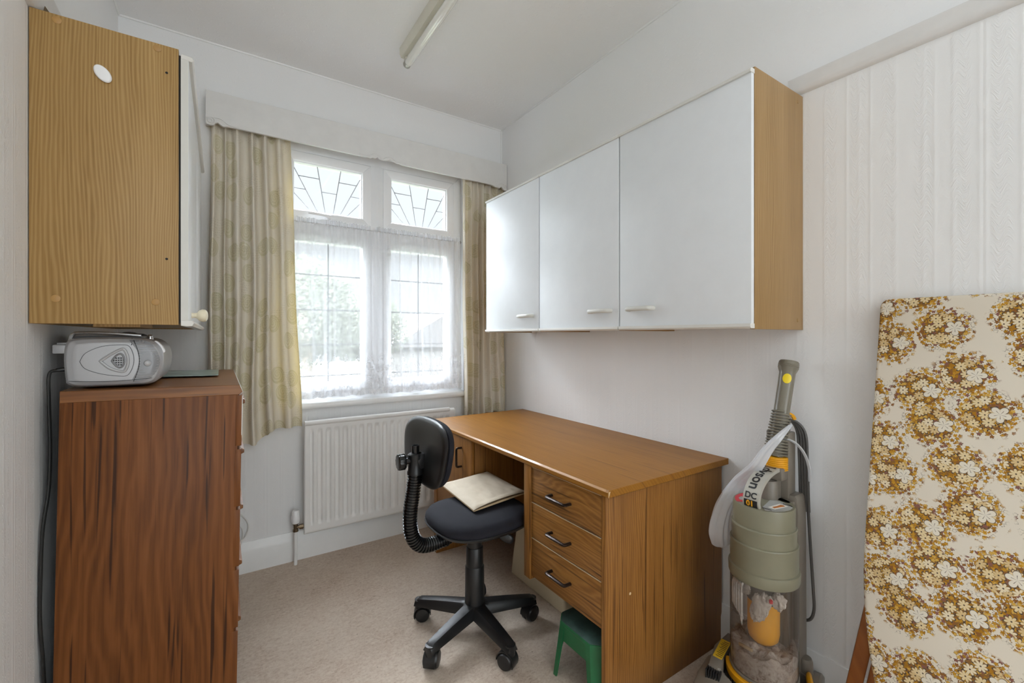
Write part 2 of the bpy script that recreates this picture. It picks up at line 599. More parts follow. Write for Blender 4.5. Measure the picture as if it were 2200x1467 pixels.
def leaf_mat():
    t = NT('green_leaf')
    c = t.ramp(t.noise(t.co(), 3, 2, 0.6), [(0.3, lin((68, 71, 62))), (0.7, lin((86, 89, 79)))])
    df = t.n('BsdfDiffuse')
    tl = t.n('BsdfTranslucent')
    t.l(c, df.inputs['Color'])
    t.l(c, tl.inputs['Color'])
    m = t.n('MixShader')
    m.inputs[0].default_value = 0.5
    t.l(df.outputs[0], m.inputs[1])
    t.l(tl.outputs[0], m.inputs[2])
    return t.done(m.outputs[0])


M = {}
M['wall_r'] = wall_paper('embossed_wallpaper', (240, 240, 240), 'y', 1.95)
M['wall_l'] = wall_paper('embossed_wallpaper_side', (240, 240, 240), 'y', 1.91)
M['wall_f'] = wall_paper('embossed_wallpaper_end', (236, 236, 236), 'x', 2.0)
M['ceil'] = stipple('ceiling_paint', (246, 246, 246))
M['gloss'] = plain('white_gloss_paint', (236, 236, 235), 0.35, var=0.02)
M['trim'] = plain('grey_white_paint', (222, 221, 219), 0.45, var=0.03)
M['upvc'] = plain('white_upvc', (240, 240, 241), 0.3, var=0.01)
M['carpet'] = carpet_mat()
M['oak'] = wood('oak_laminate', (124, 92, 48), (162, 128, 78), (184, 152, 102), 'z', 0.0066, 2.9, 0.55, 0.30, 0.45, (4.6, 0.36), bumpk=0.03, fine=210, spec=0.3, wob=2.6)
M['oak_r'] = wood('oak_laminate_paler', (124, 94, 58), (156, 124, 82), (176, 145, 102), 'z', 0.008, 1.6, 0.5, 0.26, 0.45, (4.0, 0.5), seed=2.3, bumpk=0.03, fine=220, spec=0.3)
M['teak'] = wood('teak_veneer', (66, 36, 14), (110, 64, 28), (134, 84, 42), 'z', 0.022, 1.5, 0.6, 0.22, 0.45, (4.5, 0.5), pores=(40, 20, 10), seed=4.1, bumpk=0.03, spec=0.25)
M['teak_y'] = wood('teak_veneer_lengthwise', (80, 46, 20), (124, 78, 38), (148, 98, 54), 'y', 0.03, 1.3, 0.6, 0.25, 0.3, (4.5, 0.6), pores=(50, 26, 14), seed=1.1, bumpk=0.03)
M['teak_x'] = wood('teak_veneer_crosswise', (80, 46, 20), (124, 78, 38), (150, 100, 54), 'x', 0.03, 1.3, 0.6, 0.25, 0.34, (4.5, 0.6), pores=(46, 22, 12), seed=3.1, bumpk=0.03)
M['desk_z'] = wood('desk_veneer_upright', (90, 56, 20), (138, 92, 42), (164, 116, 60), 'z', 0.0085, 2.0, 0.62, 0.26, 0.4, (4.0, 0.5), pores=(80, 48, 20), seed=6.3, bumpk=0.03, fine=110, spec=0.3)
M['desk_y'] = wood('desk_veneer_lengthwise', (78, 48, 16), (134, 90, 42), (162, 114, 58), 'y', 0.012, 2.6, 0.7, 0.26, 0.4, (6.0, 0.9), pores=(70, 42, 18), seed=8.2, bumpk=0.03, fine=95, spec=0.3, wob=3.2)
M['desk_t'] = wood('desk_top_veneer', (118, 76, 24), (148, 99, 38), (162, 114, 50), 'y', 0.012, 2.0, 0.55, 0.16, 0.4, (4.0, 0.6), pores=(122, 80, 36), seed=5.4, bumpk=0.02, spec=0.22)
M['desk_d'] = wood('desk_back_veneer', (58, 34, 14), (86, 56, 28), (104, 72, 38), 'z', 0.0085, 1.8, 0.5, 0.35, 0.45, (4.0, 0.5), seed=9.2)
M['darkgap'] = plain('recess_shade', (26, 22, 20), 0.7)  # shade inside gaps and holes put into a near-black colour
M['melamine'] = plain('white_melamine', (226, 228, 230), 0.44, var=0.015, spec=0.35)
M['door_l'] = plain('white_melamine_bright', (232, 234, 237), 0.3, var=0.01)
M['edging'] = plain('white_plastic_edging', (218, 215, 209), 0.35, var=0.02)
M['grip'] = plain('offwhite_plastic', (208, 206, 199), 0.35, var=0.02)
M['ivory'] = plain('ivory_plastic', (236, 226, 198), 0.3, var=0.03)
M['tancap'] = plain('tan_plastic', (172, 132, 76), 0.45)
M['black'] = plain('black_plastic', (26, 26, 27), 0.36, var=0.1, bump=0.03, bscale=900)
M['blackgloss'] = plain('black_gloss_plastic', (20, 20, 21), 0.22, var=0.05)
M['fabric'] = plain('black_seat_fabric', (34, 34, 40), 0.85, spec=0.2, var=0.12, bump=0.2, bscale=700)
M['bronze'] = plain('dark_bronze_metal', (46, 34, 28), 0.3, 0.6, var=0.1)
M['manila'] = plain('buff_paper', (204, 190, 170), 0.7, spec=0.2, var=0.05, bump=0.25, bscale=40)
M['manila_in'] = plain('buff_paper_fold', (200, 174, 138), 0.75, var=0.05)
M['green'] = plain('green_plastic', (30, 104, 62), 0.4, var=0.12)
M['greentop'] = plain('dark_green_rubber', (66, 92, 86), 0.7, var=0.3, bump=0.3, bscale=160)
M['cream'] = plain('cream_plastic', (212, 198, 170), 0.5, var=0.03)
M['silver'] = plain('silver_plastic', (176, 176, 178), 0.32, 0.25, var=0.03)
M['silver_d'] = plain('dark_silver_plastic', (128, 128, 130), 0.34, 0.3, var=0.04)
M['chrome'] = plain('polished_metal', (196, 196, 198), 0.16, 0.9, var=0.04)
M['rad'] = plain('radiator_enamel', (232, 231, 229), 0.4, var=0.02)
M['brass'] = plain('tarnished_brass', (120, 104, 84), 0.3, 0.85, var=0.2)
M['tube'] = plain('lamp_glass', (244, 243, 238), 0.08, var=0.02, coat=0.6)
M['batten'] = plain('lamp_enamel', (226, 222, 208), 0.25, var=0.03)
M['tubecap'] = plain('aluminium_cap', (176, 172, 164), 0.35, 0.6)
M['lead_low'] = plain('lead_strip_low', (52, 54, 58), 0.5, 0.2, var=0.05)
M['lead'] = plain('lead_strip', (176, 178, 182), 0.5, 0.2, var=0.05)  # paler than the low strips: window glare put into the colour
M['glass'] = clear('window_glass', (0.975, 0.98, 0.98, 1), 0.02, 0.01)
M['mat_glass'] = plain('frosted_green_glass', (142, 160, 152), 0.25, var=0.22)
M['olive'] = plain('grey_olive_plastic', (126, 122, 102), 0.36, var=0.04)
M['taupe'] = plain('taupe_plastic', (124, 116, 106), 0.4, var=0.05)
M['paleg'] = plain('pale_grey_plastic', (172, 168, 158), 0.4, var=0.03)
M['wandc'] = plain('wand_plastic', (122, 116, 102), 0.25, var=0.04)
M['yellow'] = plain('yellow_plastic', (226, 160, 22), 0.38, var=0.05)
M['ylabel'] = plain('yellow_sticker', (226, 186, 48), 0.5, var=0.03)
M['sticker'] = plain('yellow_dot_sticker', (232, 204, 26), 0.45, var=0.03)
M['ink'] = plain('black_ink', (28, 28, 30), 0.5, var=0.05)
M['red'] = plain('red_sticker', (206, 52, 64), 0.45, var=0.05)
M['greylab'] = plain('grey_sticker', (168, 168, 164), 0.4, var=0.06)
M['whitelab'] = plain('white_print', (232, 226, 216), 0.5)
M['orange'] = plain('orange_print', (184, 112, 52), 0.5, var=0.25)
M['bin'] = clear('clear_bin_plastic', (0.90, 0.88, 0.86, 1), 0.05, 0.05, 0.07, lin((150, 138, 126)))
M['clearcatch'] = clear('clear_catch_plastic', (0.92, 0.92, 0.92, 1), 0.16, 0.08, 0.22, lin((214, 206, 198)))
M['dust'] = dust_mat()
M['fluff'] = plain('grey_fluff', (194, 184, 175), 0.95, var=0.15, bump=0.5, bscale=80)
M['card'] = plain('pale_card_scrap', (196, 172, 140), 0.7)
M['bag'] = bag_mat()
M['floral'] = floral_mat()
M['legwood'] = wood('stained_beech', (122, 66, 22), (152, 88, 36), (168, 104, 48), 'z', 0.02, 1.0, 0.5, 0.15, 0.4, seed=3.7)
M['curtain'] = curtain_mat()
M['net'] = net_mat(False)
M['lace'] = net_mat(True)
M['cable_g'] = plain('grey_flex', (78, 76, 74), 0.4, var=0.05)
M['cable_k'] = plain('black_flex', (30, 29, 28), 0.45, var=0.05)
M['cable_w'] = plain('white_flex', (226, 224, 220), 0.4, var=0.02)
M['leaf'] = leaf_mat()
M['bark'] = plain('tree_bark', (120, 108, 94), 0.9, var=0.2)
M['lawn'] = plain('garden_grass', (46, 50, 36), 0.9, var=0.2)
M['brick'] = plain('pale_render', (62, 60, 57), 0.9, var=0.05)
M['slate'] = plain('roof_tile', (34, 31, 30), 0.8, var=0.1)

# ------------------------------------------------------------------ mesh helpers


def root_of(o):
    while o.parent:
        o = o.parent
    return o


def mat_of(o):
    return Matrix.Translation(o.location) @ o.rotation_euler.to_matrix().to_4x4()


class MB:
    """collects shapes in one bmesh; build() links them as ONE object"""

    def __init__(self):
        self.bm = bmesh.new()
        self.uv = None

    def _merge(self, b):
        me = bpy.data.meshes.new('tmp')
        b.to_mesh(me)
        b.free()
        self.bm.from_mesh(me)
        bpy.data.meshes.remove(me)

    def box(self, x0, x1, y0, y1, z0, z1, bev=0.0, seg=2, M4=None):
        b = bmesh.new()
        bmesh.ops.create_cube(b, size=1.0)
        for v in b.verts:
            v.co = Vector(((x0 + x1) / 2 + v.co.x * (x1 - x0), (y0 + y1) / 2 + v.co.y * (y1 - y0), (z0 + z1) / 2 + v.co.z * (z1 - z0)))
        if bev > 0:
            bmesh.ops.bevel(b, geom=list(b.edges), offset=bev, segments=seg, profile=0.5, affect='EDGES')
        if M4 is not None:
            bmesh.ops.transform(b, matrix=M4, verts=b.verts)
        bmesh.ops.recalc_face_normals(b, faces=b.faces)
        self._merge(b)
        return self

    def prism(self, poly, axis, a0, a1, bev=0.0, seg=2, M4=None):
        """polygon of 2D points extruded along axis; 2D order: x->(y,z) y->(x,z) z->(x,y)"""
        b = bmesh.new()

        def P(p, a):
            return {'x': (a, p[0], p[1]), 'y': (p[0], a, p[1]), 'z': (p[0], p[1], a)}[axis]
        lo = [b.verts.new(P(p, a0)) for p in poly]
        hi = [b.verts.new(P(p, a1)) for p in poly]
        n = len(poly)
        f0 = b.faces.new(lo)
        f1 = b.faces.new(hi)
        for i in range(n):
            b.faces.new((lo[i], lo[(i + 1) % n], hi[(i + 1) % n], hi[i]))
        bmesh.ops.recalc_face_normals(b, faces=b.faces)
        if bev > 0:
            es = [e for f in (f0, f1) for e in f.edges]
            bmesh.ops.bevel(b, geom=es, offset=bev, segments=seg, profile=0.5, affect='EDGES')
        if M4 is not None:
            bmesh.ops.transform(b, matrix=M4, verts=b.verts)
            bmesh.ops.recalc_face_normals(b, faces=b.faces)
        self._merge(b)
        return self

    def cyl(self, p0, p1, r0, r1=None, seg=24, bev=0.0):
        return self.lathe([(0, 0), (r0, 0), (r1 if r1 is not None else r0, 1.0), (0, 1.0)], p0, p1, seg, unit=True, bev=bev)

    def lathe(self, prof, p0, p1, seg=32, unit=False, bev=0.0, squash=None):
        """profile of (radius, distance along p0->p1). unit: distance as a fraction"""
        p0, p1 = Vector(p0), Vector(p1)
        ax = p1 - p0
        L = ax.length
        ax.normalize()
        up = Vector((0, 0, 1)) if abs(ax.z) < 0.95 else Vector((1, 0, 0))
        e1 = ax.cross(up).normalized()
        e2 = ax.cross(e1).normalized()
        b = bmesh.new()
        rings = []
        for r, h in prof:
            c = p0 + ax * (h * L if unit else h)
            if r <= 1e-7:
                rings.append([b.verts.new(c)])
            else:
                s1, s2 = squash or (1, 1)
                rings.append([b.verts.new(c + (e1 * math.cos(2 * math.pi * k / seg) * s1 + e2 * math.sin(2 * math.pi * k / seg) * s2) * r) for k in range(seg)])
        for A, B in zip(rings, rings[1:]):
            if len(A) == 1 and len(B) == 1:
                continue
            for k in range(seg):
                k2 = (k + 1) % seg
                if len(A) == 1:
                    b.faces.new((A[0], B[k], B[k2]))
                elif len(B) == 1:
                    b.faces.new((A[k], A[k2], B[0]))
                else:
                    b.faces.new((A[k], A[k2], B[k2], B[k]))
        bmesh.ops.recalc_face_normals(b, faces=b.faces)
        if bev > 0:
            es = [e for e in b.edges if len(e.link_faces) == 2 and e.calc_face_angle(0) > R(50)]
            bmesh.ops.bevel(b, geom=es, offset=bev, segments=2, profile=0.5, affect='EDGES')
        self._merge(b)
        return self

    def tube(self, pts, rad, seg=12, flat=1.0, closed=False, upv=None):
        """round (or flattened) tube along a polyline"""
        pts = [Vector(p) for p in pts]
        n = len(pts)
        rads = rad if isinstance(rad, (list, tuple)) else [rad] * n
        b = bmesh.new()
        rings = []
        prev = None
        for i, p in enumerate(pts):
            if closed:
                tdir = (pts[(i + 1) % n] - pts[i - 1]).normalized()
            else:
                tdir = (pts[min(i + 1, n - 1)] - pts[max(i - 1, 0)]).normalized()
            if prev is None:
                ref = Vector(upv) if upv else (Vector((0, 0, 1)) if abs(tdir.z) < 0.9 else Vector((1, 0, 0)))
                e1 = (ref - tdir * ref.dot(tdir)).normalized()
            else:
                e1 = (prev - tdir * prev.dot(tdir)).normalized()
            prev = e1
            e2 = tdir.cross(e1)
            rings.append([b.verts.new(p + (e1 * math.cos(2 * math.pi * k / seg) + e2 * math.sin(2 * math.pi * k / seg) * flat) * rads[i]) for k in range(seg)])
        m = n if closed else n - 1
        for i in range(m):
            A, B = rings[i], rings[(i + 1) % n]
            for k in range(seg):
                k2 = (k + 1) % seg
                b.faces.new((A[k], A[k2], B[k2], B[k]))
        if not closed:
            b.faces.new(rings[0][::-1])
            b.faces.new(rings[-1])
        bmesh.ops.recalc_face_normals(b, faces=b.faces)
        self._merge(b)
        return self

    def grid(self, fn, nu, nv, uvfn=None, closed_u=False):
        """surface fn(s,t), s,t in 0..1"""
        if uvfn and self.uv is None:
            self.uv = self.bm.loops.layers.uv.new('UVMap')
        bm = self.bm
        vs_ = [[bm.verts.new(fn(i / nu, j / nv)) for j in range(nv + 1)] for i in range(nu + (0 if closed_u else 1))]
        N = len(vs_)
        for i in range(nu):
            for j in range(nv):
                i2 = (i + 1) % N if closed_u else i + 1
                f = bm.faces.new((vs_[i][j], vs_[i2][j], vs_[i2][j + 1], vs_[i][j + 1]))
                if uvfn:
                    for lp, (a, c) in zip(f.loops, ((i, j), (i + 1, j), (i + 1, j + 1), (i, j + 1))):
                        lp[self.uv].uv = uvfn(a / nu, c / nv)
        return self

    def poly(self, pts):
        self.bm.faces.new([self.bm.verts.new(p) for p in pts])
        return self

    def flat(self, verts, faces):
        vv = [self.bm.verts.new(v) for v in verts]
        for f in faces:
            try:
                self.bm.faces.new([vv[i] for i in f])
            except ValueError:
                pass
        return self

    def build(self, name, mat, parent=None, local=False, origin=None, ang=35, smooth=True, solid=0.0, offset=0.0, subd=0):
        bm = self.bm
        if parent is not None and not local:
            inv = mat_of(root_of(parent)).inverted()
            bmesh.ops.transform(bm, matrix=inv, verts=bm.verts)
        elif origin is not None:
            bmesh.ops.translate(bm, verts=bm.verts, vec=-Vector(origin))
        me = bpy.data.meshes.new(name)
        bm.to_mesh(me)
        bm.free()
        o = bpy.data.objects.new(name, me)
        if origin is not None:
            o.location = origin
        COL.objects.link(o)
        if parent is not None:
            o.parent = parent
        me.materials.append(mat)
        if smooth:
            me.polygons.foreach_set('use_smooth', [True] * len(me.polygons))
            me.set_sharp_from_angle(angle=R(ang))
        if solid:
            md = o.modifiers.new('thickness', 'SOLIDIFY')
            md.thickness = solid
            md.offset = offset
        if subd:
            md = o.modifiers.new('smooth', 'SUBSURF')
            md.levels = md.render_levels = subd
        return o


def tag(o, label=None, cat=None, group=None, kind=None):
    for k, v in (('label', label), ('category', cat), ('group', group), ('kind', kind)):
        if v:
            o[k] = v
    return o


def thing(name, loc, label, cat, rot=(0, 0, 0), group=None, kind=None):
    o = bpy.data.objects.new(name, None)
    o.empty_display_size = 0.1
    o.location = loc
    o.rotation_euler = rot
    COL.objects.link(o)
    return tag(o, label, cat, group, kind)


def arc(cx, cy, r, a0, a1, n):
    return [(cx + r * math.cos(R(a0 + (a1 - a0) * i / n)), cy + r * math.sin(R(a0 + (a1 - a0) * i / n))) for i in range(n + 1)]


def rrect(x0, x1, y0, y1, r, n=5):
    return arc(x1 - r, y1 - r, r, 0, 90, n) + arc(x0 + r, y1 - r, r, 90, 180, n) + arc(x0 + r, y0 + r, r, 180, 270, n) + arc(x1 - r, y0 + r, r, 270, 360, n)


def smoothpath(pts, n=8):
    """Catmull-Rom through pts"""
    P = [Vector(p) for p in pts]
    out = []
    for i in range(len(P) - 1):
        p0, p1, p2, p3 = P[max(i - 1, 0)], P[i], P[i + 1], P[min(i + 2, len(P) - 1)]
        for k in range(n):
            t = k / n
            out.append(0.5 * ((2 * p1) + (p2 - p0) * t + (2 * p0 - 5 * p1 + 4 * p2 - p3) * t * t + (3 * p1 - p0 - 3 * p2 + p3) * t ** 3))
    out.append(P[-1])
    return out


def text_mesh(body, size, bold=0.0):
    cu = bpy.data.curves.new('txt', 'FONT')
    cu.body = body
    cu.size = size
    cu.align_x = 'CENTER'
    cu.align_y = 'CENTER'
    cu.offset = bold
    o = bpy.data.objects.new('txt', cu)
    COL.objects.link(o)
    dg = bpy.context.evaluated_depsgraph_get()
    dg.update()
    me = bpy.data.meshes.new_from_object(o.evaluated_get(dg))
    vs_ = [tuple(v.co) for v in me.vertices]
    fs = [tuple(p.vertices) for p in me.polygons]
    bpy.data.objects.remove(o)
    bpy.data.curves.remove(cu)
    bpy.data.meshes.remove(me)
    return vs_, fs


# ------------------------------------------------------------------ the room
XL, XR, YW, YB, ZC = -0.361, 1.574, 2.5, -3.5, 2.519
WX0, WX1, WZ0, WZ1 = 0.215, 1.291, 0.80, 2.165      # window opening

# floor, ceiling, walls
tag(MB().box(XL - .12, XR + .12, YB - .12, YW + .2, -0.08, 0.0).build('floor', M['carpet'], smooth=False), kind='structure')
tag(MB().box(XL - .12, XR + .12, YB - .12, YW + .2, ZC, ZC + .08).build('ceiling', M['ceil'], smooth=False), kind='structure')
tag(MB().box(XR, XR + .12, YB - .12, YW + .2, 0, ZC).build('wall_right', M['wall_r'], smooth=False), kind='structure')
tag(MB().box(XL - .12, XL, YB - .12, YW + .2, 0, ZC).build('wall_left', M['wall_l'], smooth=False), kind='structure')
m = MB()
m.box(XL, WX0, YW, YW + .2, 0, ZC).box(WX1, XR, YW, YW + .2, 0, ZC)
m.box(WX0, WX1, YW, YW + .2, 0, WZ0 - .03).box(WX0, WX1, YW, YW + .2, WZ1, ZC)
tag(m.build('wall_front', M['wall_f'], smooth=False), kind='structure')
m = MB()
m.box(XL, XR, YB - .12, YB, 0, ZC)
tag(m.build('wall_rear', M['wall_f'], smooth=False), kind='structure')


def skirting(name, p):
    """p: function(offset, z) -> list of two end points; profile of a 14.5 cm moulded board"""
    prof = [(0, 0), (.018, 0), (.018, .10), (.014, .112), (.008, .138), (.006, .145), (0, .145)]
    m = MB()
    a = [p(d, z)[0] for d, z in prof]
    b = [p(d, z)[1] for d, z in prof]
    for i in range(len(prof) - 1):
        m.poly([a[i], b[i], b[i + 1], a[i + 1]])
    m.poly(a)
    m.poly(b[::-1])
    bmesh.ops.remove_doubles(m.bm, verts=m.bm.verts, dist=1e-6)
    bmesh.ops.recalc_face_normals(m.bm, faces=m.bm.faces)
    tag(m.build(name, M['gloss'], ang=30), kind='structure')


skirting('baseboard_front', lambda d, z: ((XL, YW - d, z), (XR, YW - d, z)))
skirting('baseboard_right', lambda d, z: ((XR - d, YW - .018, z), (XR - d, YB, z)))
skirting('baseboard_left', lambda d, z: ((XL + d, YW - .018, z), (XL + d, YB, z)))

# picture rails
rail = [(0, 0), (.012, 0), (.020, .006), (.024, .02), (.026, .036), (.030, .042), (.030, .047), (0, .049)]
m = MB().prism([(XR - d, 1.928 + z) for d, z in rail], 'y', YB, 0.70)
tag(m.build('trim_1', M['trim'], ang=40), kind='structure')
m = MB().prism([(XL + d, 1.892 + z * 1.25) for d, z in rail], 'y', YB, YW - .0)
tag(m.build('trim_2', M['trim'], ang=40), kind='structure')
# painted bead down the room corner and along the ceiling line
m = MB()
m.tube([(XR - .002, YW - .002, 1.9), (XR - .002, YW - .002, ZC)], .006, 8)
m.tube([(XR - .002, YB, ZC - .001), (XR - .002, YW, ZC - .001)], .006, 8)
m.tube([(XL, YW - .002, ZC - .001), (XR, YW - .002, ZC - .001)], .006, 8)
m.tube([(XL + .002, YB, ZC - .001), (XL + .002, YW, ZC - .001)], .005, 8)
tag(m.build('trim_3', M['gloss']), kind='structure')

# ------------------------------------------------------------------ window
win = thing('window_1', (WX0, YW + .04, WZ0), None, None, kind='structure')


def ring(m, x0, x1, z0, z1, w, y0, y1, bev=.004):
    bev = .0022
    """mitred rectangular frame"""
    for (a, b, c, d) in (((x0, z0), (x1, z0), (x1 - w, z0 + w), (x0 + w, z0 + w)), ((x1, z0), (x1, z1), (x1 - w, z1 - w), (x1 - w, z0 + w)),
                         ((x1, z1), (x0, z1), (x0 + w, z1 - w), (x1 - w, z1 - w)), ((x0, z1), (x0, z0), (x0 + w, z0 + w), (x0 + w, z1 - w))):
        m.prism([a, b, c, d], 'y', y0, y1, bev, 2)


Y0 = YW + .04
m = MB()
ring(m, WX0, WX1, WZ0, WZ1, .052, Y0, Y0 + .07)
m.box(WX0 + .05, WX1 - .05, Y0, Y0 + .07, 1.690, 1.752, .004)
m.build('frame', M['upvc'], win)
m = MB()
m.prism([(.718, Y0 - .004), (.753, Y0 - .022), (.788, Y0 - .004), (.788, Y0 + .07), (.718, Y0 + .07)], 'z', WZ0 + .05, WZ1 - .05, .003)
m.build('mullion', M['upvc'], win)
panes = []
for (x0, x1) in ((.272, .717), (.788, 1.234)):
    m = MB()
    ring(m, x0, x1, 1.757, 2.108, .046, Y0 - .012, Y0 + .05, .006)
    ring(m, x0 + .04, x1 - .04, 1.797, 2.068, .012, Y0 + .0, Y0 + .04, .004)
    s = m.build('fanlight_sash', M['upvc'], win)
    gx0, gx1, gz0, gz1 = x0 + .048, x1 - .048, 1.805, 2.060
    MB().box(gx0, gx1, Y0 + .022, Y0 + .027, gz0, gz1).build('glass_pane', M['glass'], s, smooth=False)
    gw, gh = gx1 - gx0, gz1 - gz0
    P = lambda a, b: (gx0 + a * gw, Y0 + .020, gz0 + b * gh)
    L = [((0, .93), (.36, 0)), ((.34, 1), (.46, 0)), ((.69, 1), (.57, 0)), ((1, .92), (.665, 0)), ((0, .39), (.27, 0)), ((1, .37), (.76, 0)),
         ((.075, .735), (.372, .735)), ((.657, .735), (.93, .735)), ((.402, .47), (.628, .47)), ((0, .47), (.178, .47)), ((.835, .47), (1, .47))]
    m = MB()
    for a, b in L:
        m.tube([P(*a), P(*b)], .0026, 6, .6)
    m.tube([P(1, 0), P(1, 1)], .0026, 6)
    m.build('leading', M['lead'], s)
    m = MB()
    ring(m, x0 + .0, x1 - .0, .850, 1.690, .046, Y0 - .010, Y0 + .05, .006)
    c = m.build('casement', M['upvc'], win)
    gz0, gz1 = .897, 1.645
    MB().box(gx0 - .004, gx1 + .004, Y0 + .022, Y0 + .027, gz0, gz1).build('glass_pane', M['glass'], c, smooth=False)
    m = MB()
    for z in (1.474, 1.286, 1.098, .93):
        m.tube([(gx0, Y0 + .02, z), (gx1, Y0 + .02, z)], .0032, 6, .6)
    m.tube([((gx0 + gx1) / 2, Y0 + .02, gz0), ((gx0 + gx1) / 2, Y0 + .02, gz1)], .0032, 6, .6)
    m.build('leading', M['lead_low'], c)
# casement stay handle on the left fanlight
m = MB()
m.box(.470, .535, Y0 - .020, Y0 - .010, 1.768, 1.784, .004)
m.cyl((.492, Y0 - .034, 1.783), (.492, Y0 - .012, 1.783), .012, .013, 16)
m.tube(smoothpath([(.497, Y0 - .036, 1.783), (.455, Y0 - .04, 1.787), (.385, Y0 - .040, 1.790)], 6), [.0085] * 5 + [.007] * 8, 10, .7)
m.build('handle', M['upvc'], win)
m = MB()
m.prism([(YW - .034, WZ0 - .002), (YW - .040, WZ0 - .010), (YW - .040, WZ0 - .022), (YW - .034, WZ0 - .030), (YW, WZ0 - .032), (YW + .05, WZ0 - .032), (YW + .05, WZ0 + .004)], 'x', WX0 - .03, WX1 + .012, .003)
m.build('window_sill', M['gloss'], win)

# ------------------------------------------------------------------ garden seen faintly through the net
tag(MB().box(-14, 18, YW + .3, 30, -.6, -.5).build('ground_outside', M['lawn'], smooth=False), kind='structure')


def tree(label, x, y, h, r, seed):
    t = thing('garden_tree', (x, y, -.5), label, 'tree', group='trees in the garden')
    rnd = random.Random(seed)
    m = MB().tube(smoothpath([(x, y, -.5), (x + .05, y, h * .3), (x - .04, y + .05, h * .62)], 5), [.12, .11, .11, .1, .1, .09, .09, .08, .08, .07, .06], 8)
    m.build('trunk', M['bark'], t)
    m = MB()
    for i in range(7500):
        d = Vector((rnd.gauss(0, 1), rnd.gauss(0, 1), rnd.gauss(0, 1))).normalized()
        k = (0.55 + .45 * rnd.random()) * (1 + .25 * mnoise.noise(d * 2.2 + Vector((seed, 0, 0))))
        c = Vector((x, y, h * .62)) + Vector((d.x * r, d.y * r, d.z * h * .42)) * k
        n = Vector((rnd.gauss(0, 1), rnd.gauss(0, 1), rnd.gauss(0, 1))).normalized()
        a = n.orthogonal().normalized()
        b = n.cross(a)
        s = .03 + .035 * rnd.random()
        m.poly([c + a * s, c + b * s * .5, c - a * s, c - b * s * .5])
    m.build('foliage', M['leaf'], t, smooth=False)


tree('bushy pale tree seen through the left pane and the net curtain', 1.35, 9.2, 2.6, 1.2, 1)
tree('lower rounded tree behind the middle of the net curtain', 3.1, 11.5, 2.2, 1.1, 2)
b = thing('neighbouring_house', (6.9, 16, -.5), 'pale house with a pitched roof far behind the right pane', 'house')
MB().box(5.0, 9.4, 15, 19, -.5, .75).build('house_wall', M['brick'], b, smooth=False)
MB().prism([(4.8, .75), (9.6, .75), (7.2, 2.1)], 'y', 14.8, 19.2).build('roof', M['slate'], b, smooth=False)

# ------------------------------------------------------------------ pelmet
PY = 2.427
pel = thing('pelmet', (-.053, PY, 2.11), 'white painted pelmet board with carved scroll ends across the window top', 'pelmet')
bot = [(-.053, 2.116), (-.049, 2.107), (-.036, 2.104), (-.022, 2.107), (-.016, 2.118), (-.006, 2.122), (.006, 2.113), (.016, 2.109), (.03, 2.113), (.06, 2.1145)]
mid = [(.60, 2.115), (.66, 2.1155), (.672, 2.119), (.69, 2.117), (.70, 2.124), (.716, 2.121), (.728, 2.130), (.738, 2.122), (.753, 2.119), (.77, 2.121), (.786, 2.125), (.795, 2.132),
       (.808, 2.124), (.822, 2.125), (.835, 2.118), (.85, 2.120), (.866, 2.1155), (.93, 2.115)]
end = [(1.45, 2.115), (1.47, 2.110), (1.482, 2.106), (1.50, 2.107), (1.516, 2.104), (1.527, 2.117), (1.536, 2.112), (1.545, 2.100), (1.56, 2.096), (1.572, 2.098)]
poly = bot + mid + end + [(1.572, 2.268), (-.053, 2.262)]
m = MB().prism(poly, 'y', PY, PY + .014, .0015, 1)
m.build('board', M['trim'], pel)
m = MB().box(-.053, -.041, PY + .014, YW, 2.125, 2.262, .001)
m.build('return_board', M['trim'], pel)
MB().box(-.041, 1.572, PY + .014, YW, 2.25, 2.262, .001).build('top_board', M['trim'], pel)


def scroll(cx, cz, sx, k=1.0):
    """carved spiral with a trailing leaf, raised on the board"""
    pts = []
    for i in range(40):
        t = i / 39
        a = R(560 * t - 60)
        r = (.0035 + .0165 * t) * k
        pts.append((cx + sx * r * math.cos(a), PY - .001, cz + r * math.sin(a) * .8))
    m = MB().tube(pts, .0026, 6)
    q = pts[-1]
    tail = smoothpath([q, (cx + sx * .035 * k, PY - .001, cz + .016 * k), (cx + sx * .07 * k, PY - .001, cz - .004 * k), (cx + sx * .105 * k, PY - .001, cz - .006 * k), (cx + sx * .108 * k, PY - .001, cz + .002 * k)], 6)
    m.tube(tail, [.0026 - .0018 * i / (len(tail) - 1) for i in range(len(tail))], 6)
    return m


scroll(-.034, 2.126, 1).build('carved_scroll', M['trim'], pel)
scroll(1.556, 2.120, -1, .9).build('carved_scroll', M['trim'], pel)
m = MB()
for sx in (-1, 1):
    p = smoothpath([(.753, PY - .001, 2.124), (.753 + sx * .02, PY - .001, 2.138), (.753 + sx * .05, PY - .001, 2.142), (.753 + sx * .075, PY - .001, 2.128), (.753 + sx * .11, PY - .001, 2.126), (.753 + sx * .13, PY - .001, 2.130)], 6)
    m.tube(p, [.0028 - .0018 * i / (len(p) - 1) for i in range(len(p))], 6)
m.build('carved_crest', M['trim'], pel)

# ------------------------------------------------------------------ curtains


